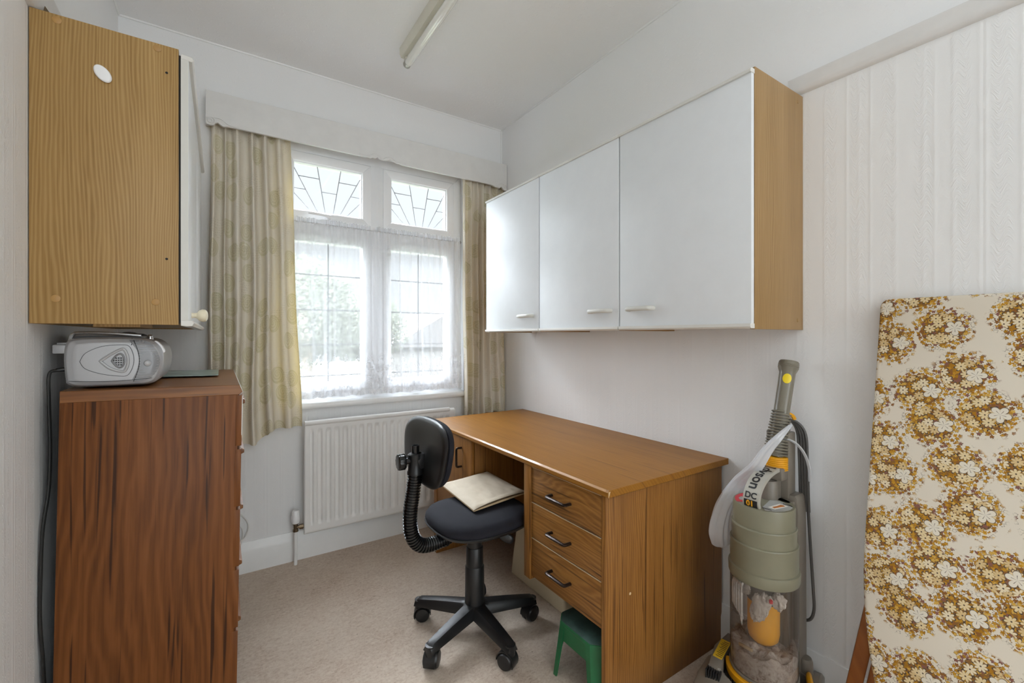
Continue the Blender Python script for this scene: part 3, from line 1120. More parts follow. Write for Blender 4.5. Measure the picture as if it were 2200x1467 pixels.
def curtain(name, label, x0t, x1t, x0b, x1b, ztop, zbot, yc, folds, amp, seed, lean=0.0, yb=0.0):
    rnd = random.Random(seed)
    ph = [rnd.uniform(-.5, .5) for _ in range(24)]
    wd = [rnd.uniform(.7, 1.35) for _ in range(folds)]
    tot = sum(wd)
    cum = [0]
    for w in wd:
        cum.append(cum[-1] + w / tot)

    def phase(s):
        for i in range(folds):
            if s <= cum[i + 1] or i == folds - 1:
                return i + (s - cum[i]) / (cum[i + 1] - cum[i])

    def fn(s, t):                       # t 0 top .. 1 bottom
        z = ztop + (zbot(s) - ztop) * t
        f = phase(min(1, max(0, s + .012 * math.sin(5 * t + seed) * math.sin(math.pi * s))))
        k = int(min(folds - 1, f))
        a = amp * (0.50 + 0.62 * t) * (1 + .35 * ph[k])
        w = math.sin(2 * math.pi * f)
        w = math.copysign(abs(w) ** .55, w)
        y = yc(t) - a * w + .004 * math.sin(7 * f + 3 * t)
        sq = .35 * math.cos(2 * math.pi * f) / (2 * math.pi * folds)
        x = (x0t + (x1t - x0t) * (s + sq)) * (1 - t) + (x0b + (x1b - x0b) * (s + sq)) * t
        x += .006 * math.sin(9 * t + f) * t
        if t < .06:                     # pinch of the heading tape
            y += .004 * math.sin(2 * math.pi * f * 3)
        return Vector((x, y, z))
    m = MB()
    Wd = (x1b - x0b) * 1.9
    H = ztop - zbot(.5)
    m.grid(fn, folds * 22, 60, lambda s, t: (s * Wd + seed, (1 - t) * H))
    o = m.build(name, M['curtain'], origin=((x0b + x1b) / 2, 2.46, zbot(.5)), ang=180)
    return tag(o, label, 'curtain', 'patterned curtains at the window')


def zb(s):
    return .637 + .006 * math.sin(9 * s) + (.052 if s > .52 else 0.0) * min(1, (s - .52) / .12 if s > .52 else 0)


curtain('curtain', 'long cream patterned curtain hanging left of the window behind the chest', -.034, .292, -.052, .338, 2.20, zb, lambda t: 2.468 - .051 * min(1, t * 1.1), 6, .029, 3)
curtain('curtain', 'narrow cream patterned curtain in the right corner above the desk', 1.262, 1.56, 1.258, 1.556, 2.20, lambda s: .655 + .004 * math.sin(11 * s), lambda t: 2.464 - .027 * t, 6, .022, 11)

# net curtain on its wire
net = thing('net_curtain', (.75, 2.515, .82), 'sheer white net curtain with a floral lace hem over the lower window', 'net curtain')
NX0, NX1, NZ0, NZ1 = .245, 1.262, .822, 1.735
rn = random.Random(5)
fr = [(rn.uniform(14, 40), rn.uniform(0, 6.28), rn.uniform(.3, .8)) for _ in range(4)] + [(rn.uniform(70, 150), rn.uniform(0, 6.28), rn.uniform(.5, 1)) for _ in range(6)]


def nety(s, t):
    v = sum(a * math.sin(f * s + p + .5 * math.sin(3 * t + p)) for f, p, a in fr) / 3.2
    c = .0185 * v * (.45 + .55 * t) + .004 * math.sin(190 * s + 2 * math.sin(12 * s)) * (1 - t) ** 2
    return 2.503 + c


def netx(s, t):
    return NX0 + (NX1 + .012 * t * t - NX0) * s + .004 * math.sin(23 * s + 4 * t) * t


LZ = .27
split = 1 - LZ / (NZ1 - NZ0)
scal = lambda s, t: -abs(math.sin(s * 36)) * .006 * max(0, (t - .97) / .03)
m = MB().grid(lambda s, t: Vector((netx(s, t * split), nety(s, t * split), NZ1 + (NZ0 - NZ1) * t * split)), 330, 40, lambda s, t: (s * 2.1, NZ1 - NZ0 - (NZ1 - NZ0) * t * split))
m.build('net_panel', M['net'], net, ang=180)


def lace_pt(s, t):
    tt = split + (1 - split) * t
    return Vector((netx(s, tt), nety(s, tt), NZ1 + (NZ0 - NZ1) * tt + scal(s, tt)))


m = MB().grid(lace_pt, 330, 24, lambda s, t: (s * 2.1, LZ * (1 - t)))
m.build('lace_hem', M['lace'], net, ang=180)
m = MB().grid(lambda s, t: Vector((netx(s, 0), 2.506 + .0075 * math.sin(320 * s + 5 * math.sin(20 * s) + 3 * math.sin(47 * s)), NZ1 + .028 * t + .002 * math.sin(90 * s))), 420, 4, lambda s, t: (s * 2.1, .9 + t * .03))
m.build('gathered_heading', M['net'], net, ang=180)
m = MB().tube([(.225, 2.520, NZ1 + .008), (1.268, 2.520, NZ1 + .006)], .0018, 6)
m.tube(smoothpath([(1.266, 2.514, NZ1 + .006), (1.276, 2.514, NZ1 + .009), (1.279, 2.514, NZ1 + .003), (1.274, 2.514, NZ1 - .001)], 4), .0014, 6)
m.build('curtain_wire', M['brass'], net)

# ------------------------------------------------------------------ radiator
rad = thing('radiator', (.75, 2.45, .15), 'white panel radiator under the window', 'radiator')
RX0, RX1, RZ0, RZ1, RY = .352, 1.185, .150, .712, 2.402


def rprof(s, t):
    x = RX0 + (RX1 - RX0) * s
    z = RZ0 + (RZ1 - RZ0) * t
    e = .042
    mz = min(1, max(0, (z - RZ0 - e) / .022)) * min(1, max(0, (RZ1 - .012 - e * .55 - z) / .022))
    u = ((x - RX0 - .03) / .0417) % 1.0
    ins = 1 if RX0 + .028 < x < RX1 - .028 else 0
    c = 0.5 - .5 * math.cos(2 * math.pi * u)
    ch = min(1, max(0, (c - .25) / .5))
    y = RY + .009 * (1 - ch) * mz * ins
    edge = min(t, 1 - t) * (RZ1 - RZ0)
    if edge < .016:
        y += .016 - math.sqrt(max(0, .016 ** 2 - (.016 - edge) ** 2))
    es = min(s, 1 - s) * (RX1 - RX0)
    if es < .006:
        y += .006 - math.sqrt(max(0, .006 ** 2 - (.006 - es) ** 2))
    return Vector((x, y, z))


m = MB().grid(rprof, 330, 90)
m.box(RX0 + .002, RX1 - .002, RY + .017, RY + .030, RZ0 + .002, RZ1 - .002, .002)
m.build('panel', M['rad'], rad, ang=60)
m = MB()
m.tube([(RX0 + .002, RY + .002, RZ1 - .004), (RX1 - .04, RY + .002, RZ1 - .004)], .0125, 14, .8)
m.build('top_rail', M['rad'], rad)
for x in (.42, 1.05):
    MB().box(x, x + .04, RY + .03, YW, .25, .62).build('wall_bracket', M['rad'], rad)
m = MB()
m.lathe([(0, .166), (.013, .166), (.013, .176), (.010, .18), (.010, .2), (.014, .202), (.014, .212), (0, .212)], (.318, 2.44, 0), (.318, 2.44, 1), 14)
m.cyl((.318, 2.44, .187), (.36, 2.434, .187), .008, .008, 14)
m.cyl((.334, 2.437, .187), (.352, 2.435, .187), .0125, .0125, 6)
v = m.build('valve', M['brass'], rad)
m = MB().lathe([(0, .208), (.017, .208), (.0205, .216), (.0205, .240), (.018, .248), (.0165, .268), (.014, .272), (0, .273)], (.318, 2.44, 0), (.318, 2.44, 1), 20)
for k in range(14):
    a = 2 * math.pi * k / 14
    m.box(-.0012, .0012, -.0012, .0012, .249, .266, M4=Matrix.Translation((.318 + .0168 * math.cos(a), 2.44 + .0168 * math.sin(a), 0)))
m.build('thermostat_head', M['upvc'], rad)
MB().cyl((.318, 2.44, .0), (.318, 2.44, .17), .0078, .0078, 16).build('pipe', M['gloss'], rad)

m = MB().lathe([(0, 0), (.0092, 0), (.0088, .0012), (.0070, .0016), (0, .0016)], (XR, .5416, .869), (0, .5416, .869), 24)
tag(m.build('blanking_disc', M['wall_r'], origin=(XR, .5416, .869)), 'small round painted-over disc on the wall between vacuum cleaner and ironing board', 'wall disc')

# white cable looped on the wall behind the chest
m = MB().tube(smoothpath([(.03, 2.488, .30), (.075, 2.488, .292), (.108, 2.487, .255), (.117, 2.486, .215), (.102, 2.485, .175), (.078, 2.483, .155), (.06, 2.48, .12), (.055, 2.476, .05), (.02, 2.47, .012)], 7), .0032, 8)
m.tube(smoothpath([(.05, 2.492, .25), (.086, 2.49, .225), (.094, 2.488, .19), (.088, 2.484, .15), (.07, 2.478, .10), (.05, 2.47, .02)], 6), .0028, 8)
tag(m.build('looped_cable', M['cable_w'], origin=(.05, 2.485, .0)), 'thin white cable looped on the wall beside the chest of drawers', 'cable')

# ------------------------------------------------------------------ fluorescent lamp
lamp = thing('fluorescent_lamp', (.738, 1.4, ZC), 'bare fluorescent tube lamp on a white batten fixed to the ceiling', 'ceiling lamp')
m = MB().prism([(.716, ZC), (.716, ZC - .030), (.724, ZC - .045), (.754, ZC - .045), (.762, ZC - .030), (.762, ZC)], 'y', .83, 2.05, .001, 1)
m.build('batten', M['batten'], lamp)
for y in (.835, 2.028):
    m = MB().prism([(.734, ZC - .045), (.734, ZC - .082), (.739, ZC - .090), (.753, ZC - .090), (.758, ZC - .082), (.758, ZC - .045)], 'y', y - .006, y + .012, .002)
    m.build('lamp_holder', M['batten'], lamp)
m = MB().lathe([(0, .862), (.0175, .862), (.019, .868), (.019, 2.004), (.0175, 2.010), (0, 2.010)], (.746, 0, ZC - .078), (.746, 1, ZC - .078), 28)
tb = m.build('tube', M['tube'], lamp)
for a, b in ((.846, .862), (2.010, 2.036)):
    MB().cyl((.746, a, ZC - .078), (.746, b, ZC - .078), .0182, .0182, 28, .002).build('tube_cap', M['tubecap'], tb)

# ------------------------------------------------------------------ wall cabinets


def pull(m, x, y, z, L, sy):
    """offwhite bow pull standing off a door that faces -x; one end tapers into the door"""
    p = smoothpath([(x + .004, y - sy * L / 2, z), (x - .018, y - sy * (L / 2 - .006), z), (x - .027, y - sy * (L / 2 - .03), z), (x - .027, y + sy * (L / 2 - .02), z), (x - .020, y + sy * (L / 2 - .003), z), (x + .004, y + sy * L / 2, z)], 6)
    m.tube(p, .0085, 12, .75)


FX = 1.263


def wall_cabinet_right(y0, y1, handle_y, label, sgn):
    c = thing('wall_cabinet', (1.42, (y0 + y1) / 2, 1.165), label, 'cabinet', group='white wall cabinets over the desk')
    e = .0012
    MB().box(FX + .017, XR, y0 + e, y0 + .016, 1.165, 1.919, .0008).build('side_panel', M['oak_r'], c)
    MB().box(FX + .017, XR, y1 - .016, y1 - e, 1.165, 1.919, .0008).build('side_panel', M['oak_r'], c)
    m = MB().box(FX + .017, XR, y0 + .016, y1 - .016, 1.175, 1.191).box(FX + .019, XR, y0 + .016, y1 - .016, 1.900, 1.916)
    m.box(XR - .008, XR, y0 + .016, y1 - .016, 1.19, 1.90)
    m.box(FX + .02, FX + .04, y0 + .016, y1 - .016, 1.167, 1.176)
    m.build('carcass', M['oak_r'], c)
    d = MB().box(FX, FX + .015, y0 + .0025, y1 - .0025, 1.180, 1.898, .0012).build('door', M['melamine'], c)
    m = MB().prism([(FX - .007, 1.898), (FX - .006, 1.906), (FX, 1.911), (FX + .016, 1.911), (FX + .016, 1.898)], 'y', y0 + .001, y1 - .001, .001, 1)
    m.build('edge_strip', M['edging'], d)
    m = MB().prism([(FX - .007, 1.181), (FX - .007, 1.172), (FX - .002, 1.167), (FX + .016, 1.167), (FX + .016, 1.181)], 'y', y0 + .001, y1 - .001, .001, 1)
    m.build('edge_strip', M['edging'], d)
    m = MB()
    pull(m, FX, handle_y, 1.243, .108, sgn)
    m.build('handle', M['grip'], d)
    for (x, z) in ((XR - .035, 1.893), (XR - .035, 1.195)):
        MB().lathe([(0, 0), (.006, 0), (.005, .0015), (0, .002)], (x, y0 + e, z), (x, y0 - 1, z), 16).build('screw_cap', M['oak_r'], c)
    return c


wall_cabinet_right(.667, 1.1672, 1.062, 'white wall cabinet nearest the camera with its wood side panel showing, handle at left', 1)
wall_cabinet_right(1.1685, 1.6687, 1.262, 'middle white wall cabinet of the three over the desk, handle at lower right', 1)
wall_cabinet_right(1.670, 2.170, 1.770, 'white wall cabinet nearest the window curtain, farthest of the three over the desk', 1)

# cabinet on the left wall
CY0, CY1, CX, CZ0, CZ1 = 1.434, 2.385, -.0885, 1.174, 1.890
lc = thing('wall_cabinet', (-.22, 1.9, CZ0), 'wall cabinet with an oak side panel and white doors above the chest of drawers', 'cabinet')
MB().box(XL + .002, CX, CY0, CY0 + .016, CZ0, CZ1, .0006).build('side_panel', M['oak'], lc)
m = MB().box(XL, CX, CY0 + .016, CY1, CZ0 + .004, CZ0 + .02).box(XL, CX, CY0 + .016, CY1, CZ1 - .018, CZ1 - .002)
m.box(XL, XL + .01, CY0 + .016, CY1, CZ0, CZ1).box(XL, CX, CY1 - .016, CY1, CZ0, CZ1)
m.box(XL + .1, XL + .19, CY0 + .05, CY0 + .3, CZ0 - .006, CZ0 + .004)
m.build('carcass', M['oak'], lc)
MB().box(CX - .01, CX + .0045, CY0 + .006, CY0 + .012, CZ0 + .004, CZ1 - .012).build('gap_shade', M['darkgap'], lc)  # dark strip standing in for the shade in the gap behind the door
for i, (a, b) in enumerate(((CY0 + .001, 1.907), (1.910, CY1))):
    dx = -.084
    d = MB().box(dx, dx + .0165, a, b, CZ0 + .012, CZ1 - .022, .001).build('door', M['door_l'], lc)
    m = MB().prism([(dx, CZ1 - .022), (dx + .024, CZ1 - .024), (dx + .028, CZ1 - .019), (dx + .024, CZ1 - .012), (dx + .012, CZ1 - .010), (dx, CZ1 - .010)], 'y', a - .001, b, .001, 1)
    m.build('edge_strip', M['edging'], d)
    m = MB().prism([(dx, CZ0 + .012), (dx + .024, CZ0 + .012), (dx + .028, CZ0 + .005), (dx + .024, CZ0 - .003), (dx + .012, CZ0 - .004), (dx, CZ0 - .002)], 'y', a - .001, b, .001, 1)
    m.build('edge_strip', M['edging'], d)
    MB().box(dx, dx + .0158, a - .0008, a + .0008, CZ0 + .012, CZ1 - .022).build('edging', M['grip'], d)
    if i == 0:
        m = MB().lathe([(0, 0), (.0085, 0), (.007, .006), (.008, .012), (.0155, .018), (.0185, .026), (.017, .034), (.010, .039), (0, .040)], (dx + .0165, 1.585, 1.205), (dx + 1, 1.585, 1.205), 24)
        m.build('knob', M['ivory'], d)
for x, z in ((-.314, 1.877), (-.132, 1.877), (-.316, 1.232), (-.135, 1.231)):
    MB().lathe([(0, 0), (.0085, 0), (.0085, .001), (.006, .0022), (0, .0026)], (x, CY0, z), (x, CY0 - 1, z), 20).build('screw_cap', M['tancap'], lc)
for z in (1.821, 1.343):
    MB().lathe([(0, 0), (.003, 0), (.003, .0004), (0, .0005)], (-.113, CY0, z), (-.113, CY0 - 1, z), 14).build('screw_hole', M['darkgap'], lc)
m = MB()
Tm = Matrix.Translation((-.2345, CY0, 1.777)) @ Matrix.Rotation(R(-34), 4, 'Y')
m.prism([(.0140 * math.cos(2 * math.pi * k / 32), .0215 * math.sin(2 * math.pi * k / 32)) for k in range(32)], 'y', -.0075, 0.0, .004, 3, M4=Tm)
m.build('adhesive_hook', M['upvc'], lc)
m = MB().prism([(XL + .012, CZ1 - .002), (XL + .038, CZ1 - .002), (XL + .018, CZ1 + .030), (XL + .012, CZ1 + .032)], 'y', CY0 + .02, CY0 + .023)
m.build('hanging_bracket', M['brass'], lc)

# ------------------------------------------------------------------ chest of drawers (it leans a little)
ch = thing('chest_of_drawers', (-.336, 1.48, .004), 'tall teak chest of drawers against the left wall', 'chest of drawers', rot=(0, R(.95), 0))
CW, CD, CH = .365, .705, 1.008
B = lambda *a, **k: MB().box(*a, **k)
B(0, CW, 0, .016, 0, CH - .028, bev=.0008).build('side_panel', M['teak'], ch, local=True)
B(0, CW, CD - .016, CD, 0, CH - .028, bev=.0008).build('side_panel', M['teak'], ch, local=True)
B(0, .006, .016, CD - .016, .01, CH - .03).box(.006, CW - .03, .016, CD - .016, .05, .065).box(CW - .035, CW - .01, .016, CD - .016, .0, .135).build('carcass', M['darkgap'], ch, local=True)
tp = MB().prism([(0, CH - .028), (CW + .002, CH - .028), (CW + .010, CH - .020), (CW + .002, CH), (0, CH)], 'y', -.001, CD + .001, .0012, 1).build('top', M['teak_x'], ch, local=True)
MB().prism([(CW + .003, CH - .0285), (CW + .0115, CH - .0205), (CW + .0035, CH - .0005), (CW + .0025, CH - .0005), (CW + .010, CH - .0205), (CW + .002, CH - .0285)], 'y', -.0008, CD).build('edge_strip', M['edging'], tp, local=True)
for k, (z0, z1) in enumerate(((.834, .978), (.662, .824), (.491, .652), (.318, .481), (.14, .308))):
    d = B(CW - .006, CW + .0095, -.0005, CD + .0005, z0, z1, bev=.0008).build('drawer', M['teak'], ch, local=True)
    if k == 0:
        B(CW + .0085, CW + .0105, -.0005, .0012, z0 + .03, z1 - .001).build('edging', M['edging'], d, local=True)  # white line drawn as the highlight on this drawer's near edge
    zc = z1 - .032
    m = MB().prism([(CW + .0095, zc - .012), (CW + .022, zc - .006), (CW + .022, zc + .004), (CW + .0095, zc + .012)], 'y', .12, CD - .12, .002)
    m.build('handle', M['teak_y'], d, local=True)

# frosted glass board lying on the chest
zt = 1.0125
g = MB().prism(rrect(-.25, -.003, 1.79, 2.06, .006), 'z', zt, zt + .004, .001, 1)
o = g.build('glass_board', M['mat_glass'], origin=(-.07, 1.92, zt))
o.rotation_euler = (0, R(.95), 0)
tag(o, 'flat greenish glass board lying on the chest of drawers behind the radio', 'glass board')

# ------------------------------------------------------------------ portable radio cassette player
rz = 1.0155
rd = thing('portable_radio', (-.225, 1.53, rz), 'silver portable radio cassette player on top of the chest of drawers', 'radio')
# end profile in (x, z), extruded along y with a domed end
RPROF = smoothpath([(-.318, .012, 0), (-.300, .002, 0), (-.25, .0, 0), (-.19, .0, 0), (-.154, .002, 0), (-.135, .018, 0), (-.126, .060, 0), (-.131, .096, 0), (-.150, .118, 0), (-.18, .125, 0), (-.24, .127, 0), (-.30, .124, 0), (-.318, .112, 0), (-.322, .07, 0), (-.318, .012, 0)], 5)[:-1]
RPROF = [(p.x, p.y) for p in RPROF]
rcx, rcz = -.225, .063
YS, YE = 1.505, 1.785


def rbody(s, t):
    i = int(round(s * len(RPROF))) % len(RPROF)
    px, pz = RPROF[i]
    q = [(0, .0, 0.0), (.06, .5, .0), (.12, .78, .001), (.2, .92, .006), (.28, .985, .016), (.36, 1.0, .03)]
    if t < .36:
        for (a, k, d), (a2, k2, d2) in zip(q, q[1:]):
            if a <= t <= a2:
                u = (t - a) / (a2 - a)
                kk, dd = k + (k2 - k) * u, d + (d2 - d) * u
                break
        y = YS + dd
    elif t > .92:
        u = (t - .92) / .08
        kk, y = 1 - .08 * u * u, YE - .02 + .02 * u
    else:
        kk = 1.0
        y = YS + .03 + (YE - .02 - YS - .03) * (t - .36) / .56
    return Vector((rcx + (px - rcx) * kk, y, rz + rcz + (pz - rcz) * kk))


m = MB().grid(rbody, len(RPROF), 75, closed_u=True)
bmesh.ops.remove_doubles(m.bm, verts=m.bm.verts, dist=1e-5)
bmesh.ops.holes_fill(m.bm, edges=m.bm.edges)
body = m.build('body', M['silver'], rd, ang=60)


def ypl(x, z):
    """y of the domed end at local x, z"""
    best = None
    dx, dz = x - rcx, z - rcz
    ang = math.atan2(dz, dx)
    bi = min(range(len(RPROF)), key=lambda i: abs((math.atan2(RPROF[i][1] - rcz, RPROF[i][0] - rcx) - ang + math.pi) % (2 * math.pi) - math.pi))
    k = math.hypot(dx, dz) / math.hypot(RPROF[bi][0] - rcx, RPROF[bi][1] - rcz)
    for (k1, d1), (k2, d2) in zip([(0, 0), (.5, 0), (.78, .001), (.92, .006), (.985, .016), (1.0, .03)], [(.5, 0), (.78, .001), (.92, .006), (.985, .016), (1.0, .03), (1.3, .4)]):
        if k1 <= k <= k2:
            return YS + d1 + (d2 - d1) * (k - k1) / (k2 - k1)
    return YS + .03


def on_end(pts, off):
    return [(x, ypl(x, z) - off, rz + z) for x, z in pts]


def plate(name, poly, off, mat, parent, n=5):
    """a raised plate following the domed end"""
    cx = sum(p[0] for p in poly) / len(poly)
    cz = sum(p[1] for p in poly) / len(poly)
    m = MB()
    N = len(poly)
    bm = m.bm
    rings = []
    for j in range(n + 1):
        k = j / n
        rings.append([bm.verts.new(on_end([(cx + (p[0] - cx) * k, cz + (p[1] - cz) * k)], off)[0]) for p in poly] if j else [bm.verts.new(on_end([(cx, cz)], off)[0])])
    rings.append([bm.verts.new(on_end([p], -.002)[0]) for p in poly])
    for j in range(len(rings) - 1):
        A, Bq = rings[j], rings[j + 1]
        for i in range(N):
            i2 = (i + 1) % N
            if len(A) == 1:
                bm.faces.new((A[0], Bq[i], Bq[i2]))
            else:
                bm.faces.new((A[i], A[i2], Bq[i2], Bq[i]))
    bmesh.ops.recalc_face_normals(bm, faces=bm.faces)
    return m.build(name, mat, parent, ang=50)


def sp2(pts, n=6):
    return [(p.x, p.y) for p in smoothpath([(a, b, 0) for a, b in pts + pts[:1]], n)[:-1]]


drop = sp2([(-.289, .066), (-.278, .087), (-.248, .103), (-.212, .1065), (-.197, .104), (-.189, .088), (-.186, .066), (-.190, .044), (-.199, .028), (-.214, .0265), (-.250, .034), (-.279, .048)])
pt = plate('end_panel', drop, .0012, M['silver'], rd)
m = MB().tube(on_end(drop, .001), .0006, 6, closed=True)
m.build('seam', M['ink'], pt)
tri = sp2([(-.251, .066), (-.232, .082), (-.212, .095), (-.205, .094), (-.199, .078), (-.198, .058), (-.204, .040), (-.213, .0385), (-.234, .048)], 5)
m = MB().tube(on_end(tri, .0015), .0035, 8, closed=True)
m.build('speaker_rim', M['silver'], pt)
tri2 = sp2([(-.229, .066), (-.222, .078), (-.213, .084), (-.207, .078), (-.205, .064), (-.208, .052), (-.215, .048), (-.223, .056)], 5)
m = MB().tube(on_end(tri2, .002), .0022, 8, closed=True)
m.build('port_rim', M['silver_d'], pt)
m = MB()
for i in range(5):
    for j in range(4):
        x, z = -.2255 + i * .0048, .0555 + j * .0058
        if i == 0 and j in (0, 3):
            continue
        c = on_end([(x, z)], .0028)[0]
        m.box(c[0] - .0015, c[0] + .0015, c[1] - .0004, c[1] + .002, c[2] - .0017, c[2] + .0017)
m.build('port_holes', M['ink'], pt)
gr = sp2([(-.196, .119), (-.175, .119), (-.155, .112), (-.140, .090), (-.133, .062), (-.141, .034), (-.158, .016), (-.188, .014), (-.182, .034), (-.176, .066), (-.182, .098)])
gp = plate('grille', gr, .0008, M['silver_d'], rd)
m = MB()
for i in range(15):
    z = .019 + i * .0068
    a, b2 = -.186 + .010 * math.sin((z - .014) / .105 * math.pi), -.136 - .016 * abs((z - .066) / .055) ** 2.4
    m.tube(on_end([(a + (b2 - a) * k / 6, z) for k in range(7)], .0012), .0006, 5)
m.build('grille_bars', M['silver'], gp)
el = [(-.156 + .0165 * math.cos(2 * math.pi * k / 28), .060 + .030 * math.sin(2 * math.pi * k / 28)) for k in range(28)]
sp_ = plate('speaker', el, .0022, M['silver_d'], rd)
c = on_end([(-.158, .058)], .002)[0]
MB().lathe([(.0085, 0), (.0075, .003), (.004, .005), (0, .0056)], c, (c[0] + .25, c[1] - 1, c[2]), 20).build('dome', M['silver'], sp_)
m = MB().tube(on_end([(-.187 + .012 * math.sin(math.pi * k / 12), .011 + .108 * k / 12) for k in range(13)], .001), .0009, 6)
m.tube([(-.191, ypl(-.19, .105) - .001, rz + .106), (-.191, ypl(-.19, .122) - .001, rz + .123)], .0008, 6)
m.tube(on_end([(-.31 + .16 * k / 12, .018 - .004 * math.sin(math.pi * k / 12)) for k in range(13)], .0008), .0006, 6)
m.build('case_seam', M['ink'], rd)
# top deck, cassette dome, knobs, handle and antenna socket
m = MB().box(-.312, -.175, 1.55, 1.76, rz + .122, rz + .131, .004)
m.build('top_deck', M['silver_d'], rd)
m = MB().lathe([(.022, 0), (.019, .007), (.012, .011), (0, .0125)], (-.208, 1.60, rz + .129), (-.208, 1.60, rz + 1), 24, squash=(1, 1))
m.build('tuning_dial', M['silver_d'], rd)
m = MB().lathe([(.022, 0), (.019, .006), (.012, .009), (0, .010)], (-.195, 1.66, rz + .127), (-.195, 1.66, rz + 1), 24)
m.build('cassette_dome', M['silver_d'], rd)
m = MB().lathe([(0, 0), (.0065, 0), (.0065, .006), (.0055, .007), (.0055, .013), (.0045, .0145), (0, .0145)], (-.160, 1.575, rz + .119), (-.160, 1.575, rz + 1), 18)
m.build('knob', M['chrome'], rd)
m = MB().tube(smoothpath([(-.315, 1.54, rz + .112), (-.308, 1.538, rz + .133), (-.29, 1.536, rz + .137), (-.24, 1.535, rz + .136), (-.175, 1.535, rz + .130)], 6), .0042, 8, .8)
m.build('antenna', M['chrome'], rd)
m = MB().box(-.347, -.316, 1.545, 1.60, rz + .085, rz + .108, .003).box(-.34, -.316, 1.55, 1.60, rz + .108, rz + .113, .002)
m.build('carry_handle', M['silver'], rd)
m = MB().prism(sp2([(-.152, .112), (-.143, .117), (-.131, .104), (-.1245, .088), (-.129, .083), (-.139, .094)], 5), 'y', 1.53, 1.552, .003, M4=Matrix.Translation((0, 0, rz)))
m.build('control_pad', M['upvc'], rd)
m = MB()
for k in range(7):
    m.box(-.3215, -.312, 1.5355, 1.539, rz + .022 + k * .0052, rz + .0245 + k * .0052)
m.build('vent', M['ink'], rd)
MB().box(-.326, -.312, 1.55, 1.58, rz + .056, rz + .074, .002).build('socket', M['silver_d'], rd)
cab = smoothpath([(-.319, 1.545, rz + .046), (-.338, 1.540, rz + .044), (-.349, 1.532, rz + .034), (-.3485, 1.528, rz - .03), (-.3455, 1.525, rz - .15), (-.3475, 1.52, rz - .25), (-.353, 1.50, rz - .34), (-.3555, 1.495, rz - .47), (-.3555, 1.495, rz - .56), (-.3525, 1.50, rz - .64), (-.351, 1.51, rz - .72), (-.345, 1.535, rz - .79), (-.344, 1.6, rz - .9), (-.346, 1.7, .03)], 7)
MB().tube(cab, .0036, 10).build('power_cord', M['cable_k'], rd)
MB().tube([(-.315, 1.546, rz + .047), (-.339, 1.541, rz + .0445)], [.0062, .0042], 10).build('plug', M['black'], rd)

# ------------------------------------------------------------------ desk
DX, DY0, DY1, DZ = .945, .917, 2.25, .692
dk = thing('desk', (1.26, 1.58, 0), 'wood veneer desk with three drawers standing against the right wall', 'desk')
m = MB().prism([(DX + .003, DZ - .022), (DX, DZ - .018), (DX, DZ - .006), (DX + .006, DZ), (XR - .002, DZ), (XR - .002, DZ - .022)], 'y', DY0, DY1, .0012, 1)
top = m.build('desktop', M['desk_t'], dk)
MB().prism([(DX + .0008, DZ - .0052), (DX + .0052, DZ - .0004), (DX + .0062, DZ - .0002), (DX + .0014, DZ - .0054)], 'y', DY0 + .012, DY1 - .004).build('edge_strip', plain('edge_highlight', (178, 136, 92), 0.16, var=.06), top)  # pale glossy line painted as the highlight along the rounded front edge
FXD = .957
MB().box(FXD, XR - .012, .938, .956, 0, DZ - .022, .001).build('side_panel', M['desk_z'], dk)
MB().box(FXD - .003, XR - .012, 2.157, 2.192, 0, DZ - .022, .001).build('side_panel', M['desk_z'], dk)
MB().box(FXD - .006, 1.5, 1.314, 1.352, .250, DZ - .022, .0015).build('divider_panel', M['desk_z'], dk)
MB().box(FXD + .02, 1.5, 1.778, 1.796, .265, DZ - .022, .001).build('divider_panel', M['desk_z'], dk)
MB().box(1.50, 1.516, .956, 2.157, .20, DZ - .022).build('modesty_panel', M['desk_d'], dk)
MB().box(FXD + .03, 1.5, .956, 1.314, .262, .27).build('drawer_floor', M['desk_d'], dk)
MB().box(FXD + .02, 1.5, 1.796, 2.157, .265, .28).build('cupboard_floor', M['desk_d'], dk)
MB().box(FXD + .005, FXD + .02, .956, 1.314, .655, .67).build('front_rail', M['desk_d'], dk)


def bow(m, c, ax, L=.096, out=.027, r=.0052):
    """square-cornered bow handle standing out towards -x"""
    c = Vector(c)
    a = Vector(ax)
    o = Vector((-1, 0, 0))
    pts = [c - a * L / 2 + o * -.003, c - a * L / 2 + o * (out - .006), c - a * (L / 2 - .002) + o * (out - .002), c - a * (L / 2 - .007) + o * out, c + a * (L / 2 - .007) + o * out, c + a * (L / 2 - .002) + o * (out - .002), c + a * L / 2 + o * (out - .006), c + a * L / 2 + o * -.003]
    m.tube(pts, r, 10, 1.25)


for k, (z0, z1) in enumerate(((.538, .664), (.407, .534), (.264, .403))):
    d = MB().box(FXD, FXD + .018, .9575, 1.3125, z0, z1, .0012).build('drawer', M['desk_y'], dk)
    MB().box(FXD - .0003, FXD + .014, .9577, 1.3123, z1 - .0004, z1 + .0012).build('edging', plain('pale_edge', (206, 182, 150), .4), d)
    m = MB()
    bow(m, (FXD, 1.145, (.595, .466, .334)[k]), (0, 1, 0))
    m.build('handle', M['bronze'], d)
d = MB().box(FXD, FXD + .018, 1.782, 2.1555, .27, DZ - .026, .0012).build('door', M['desk_z'], dk)
m = MB()
bow(m, (FXD, 1.876, .571), (0, 0, 1), .088)
m.build('handle', M['bronze'], d)
bare = plain('bare_wood', (208, 180, 140), .7)
MB().prism([(DX + .002, DZ - .021), (DX + .009, DZ - .003), (DX + .002, DZ - .004)], 'y', .9157, .9172).build('worn_chip', bare, dk)
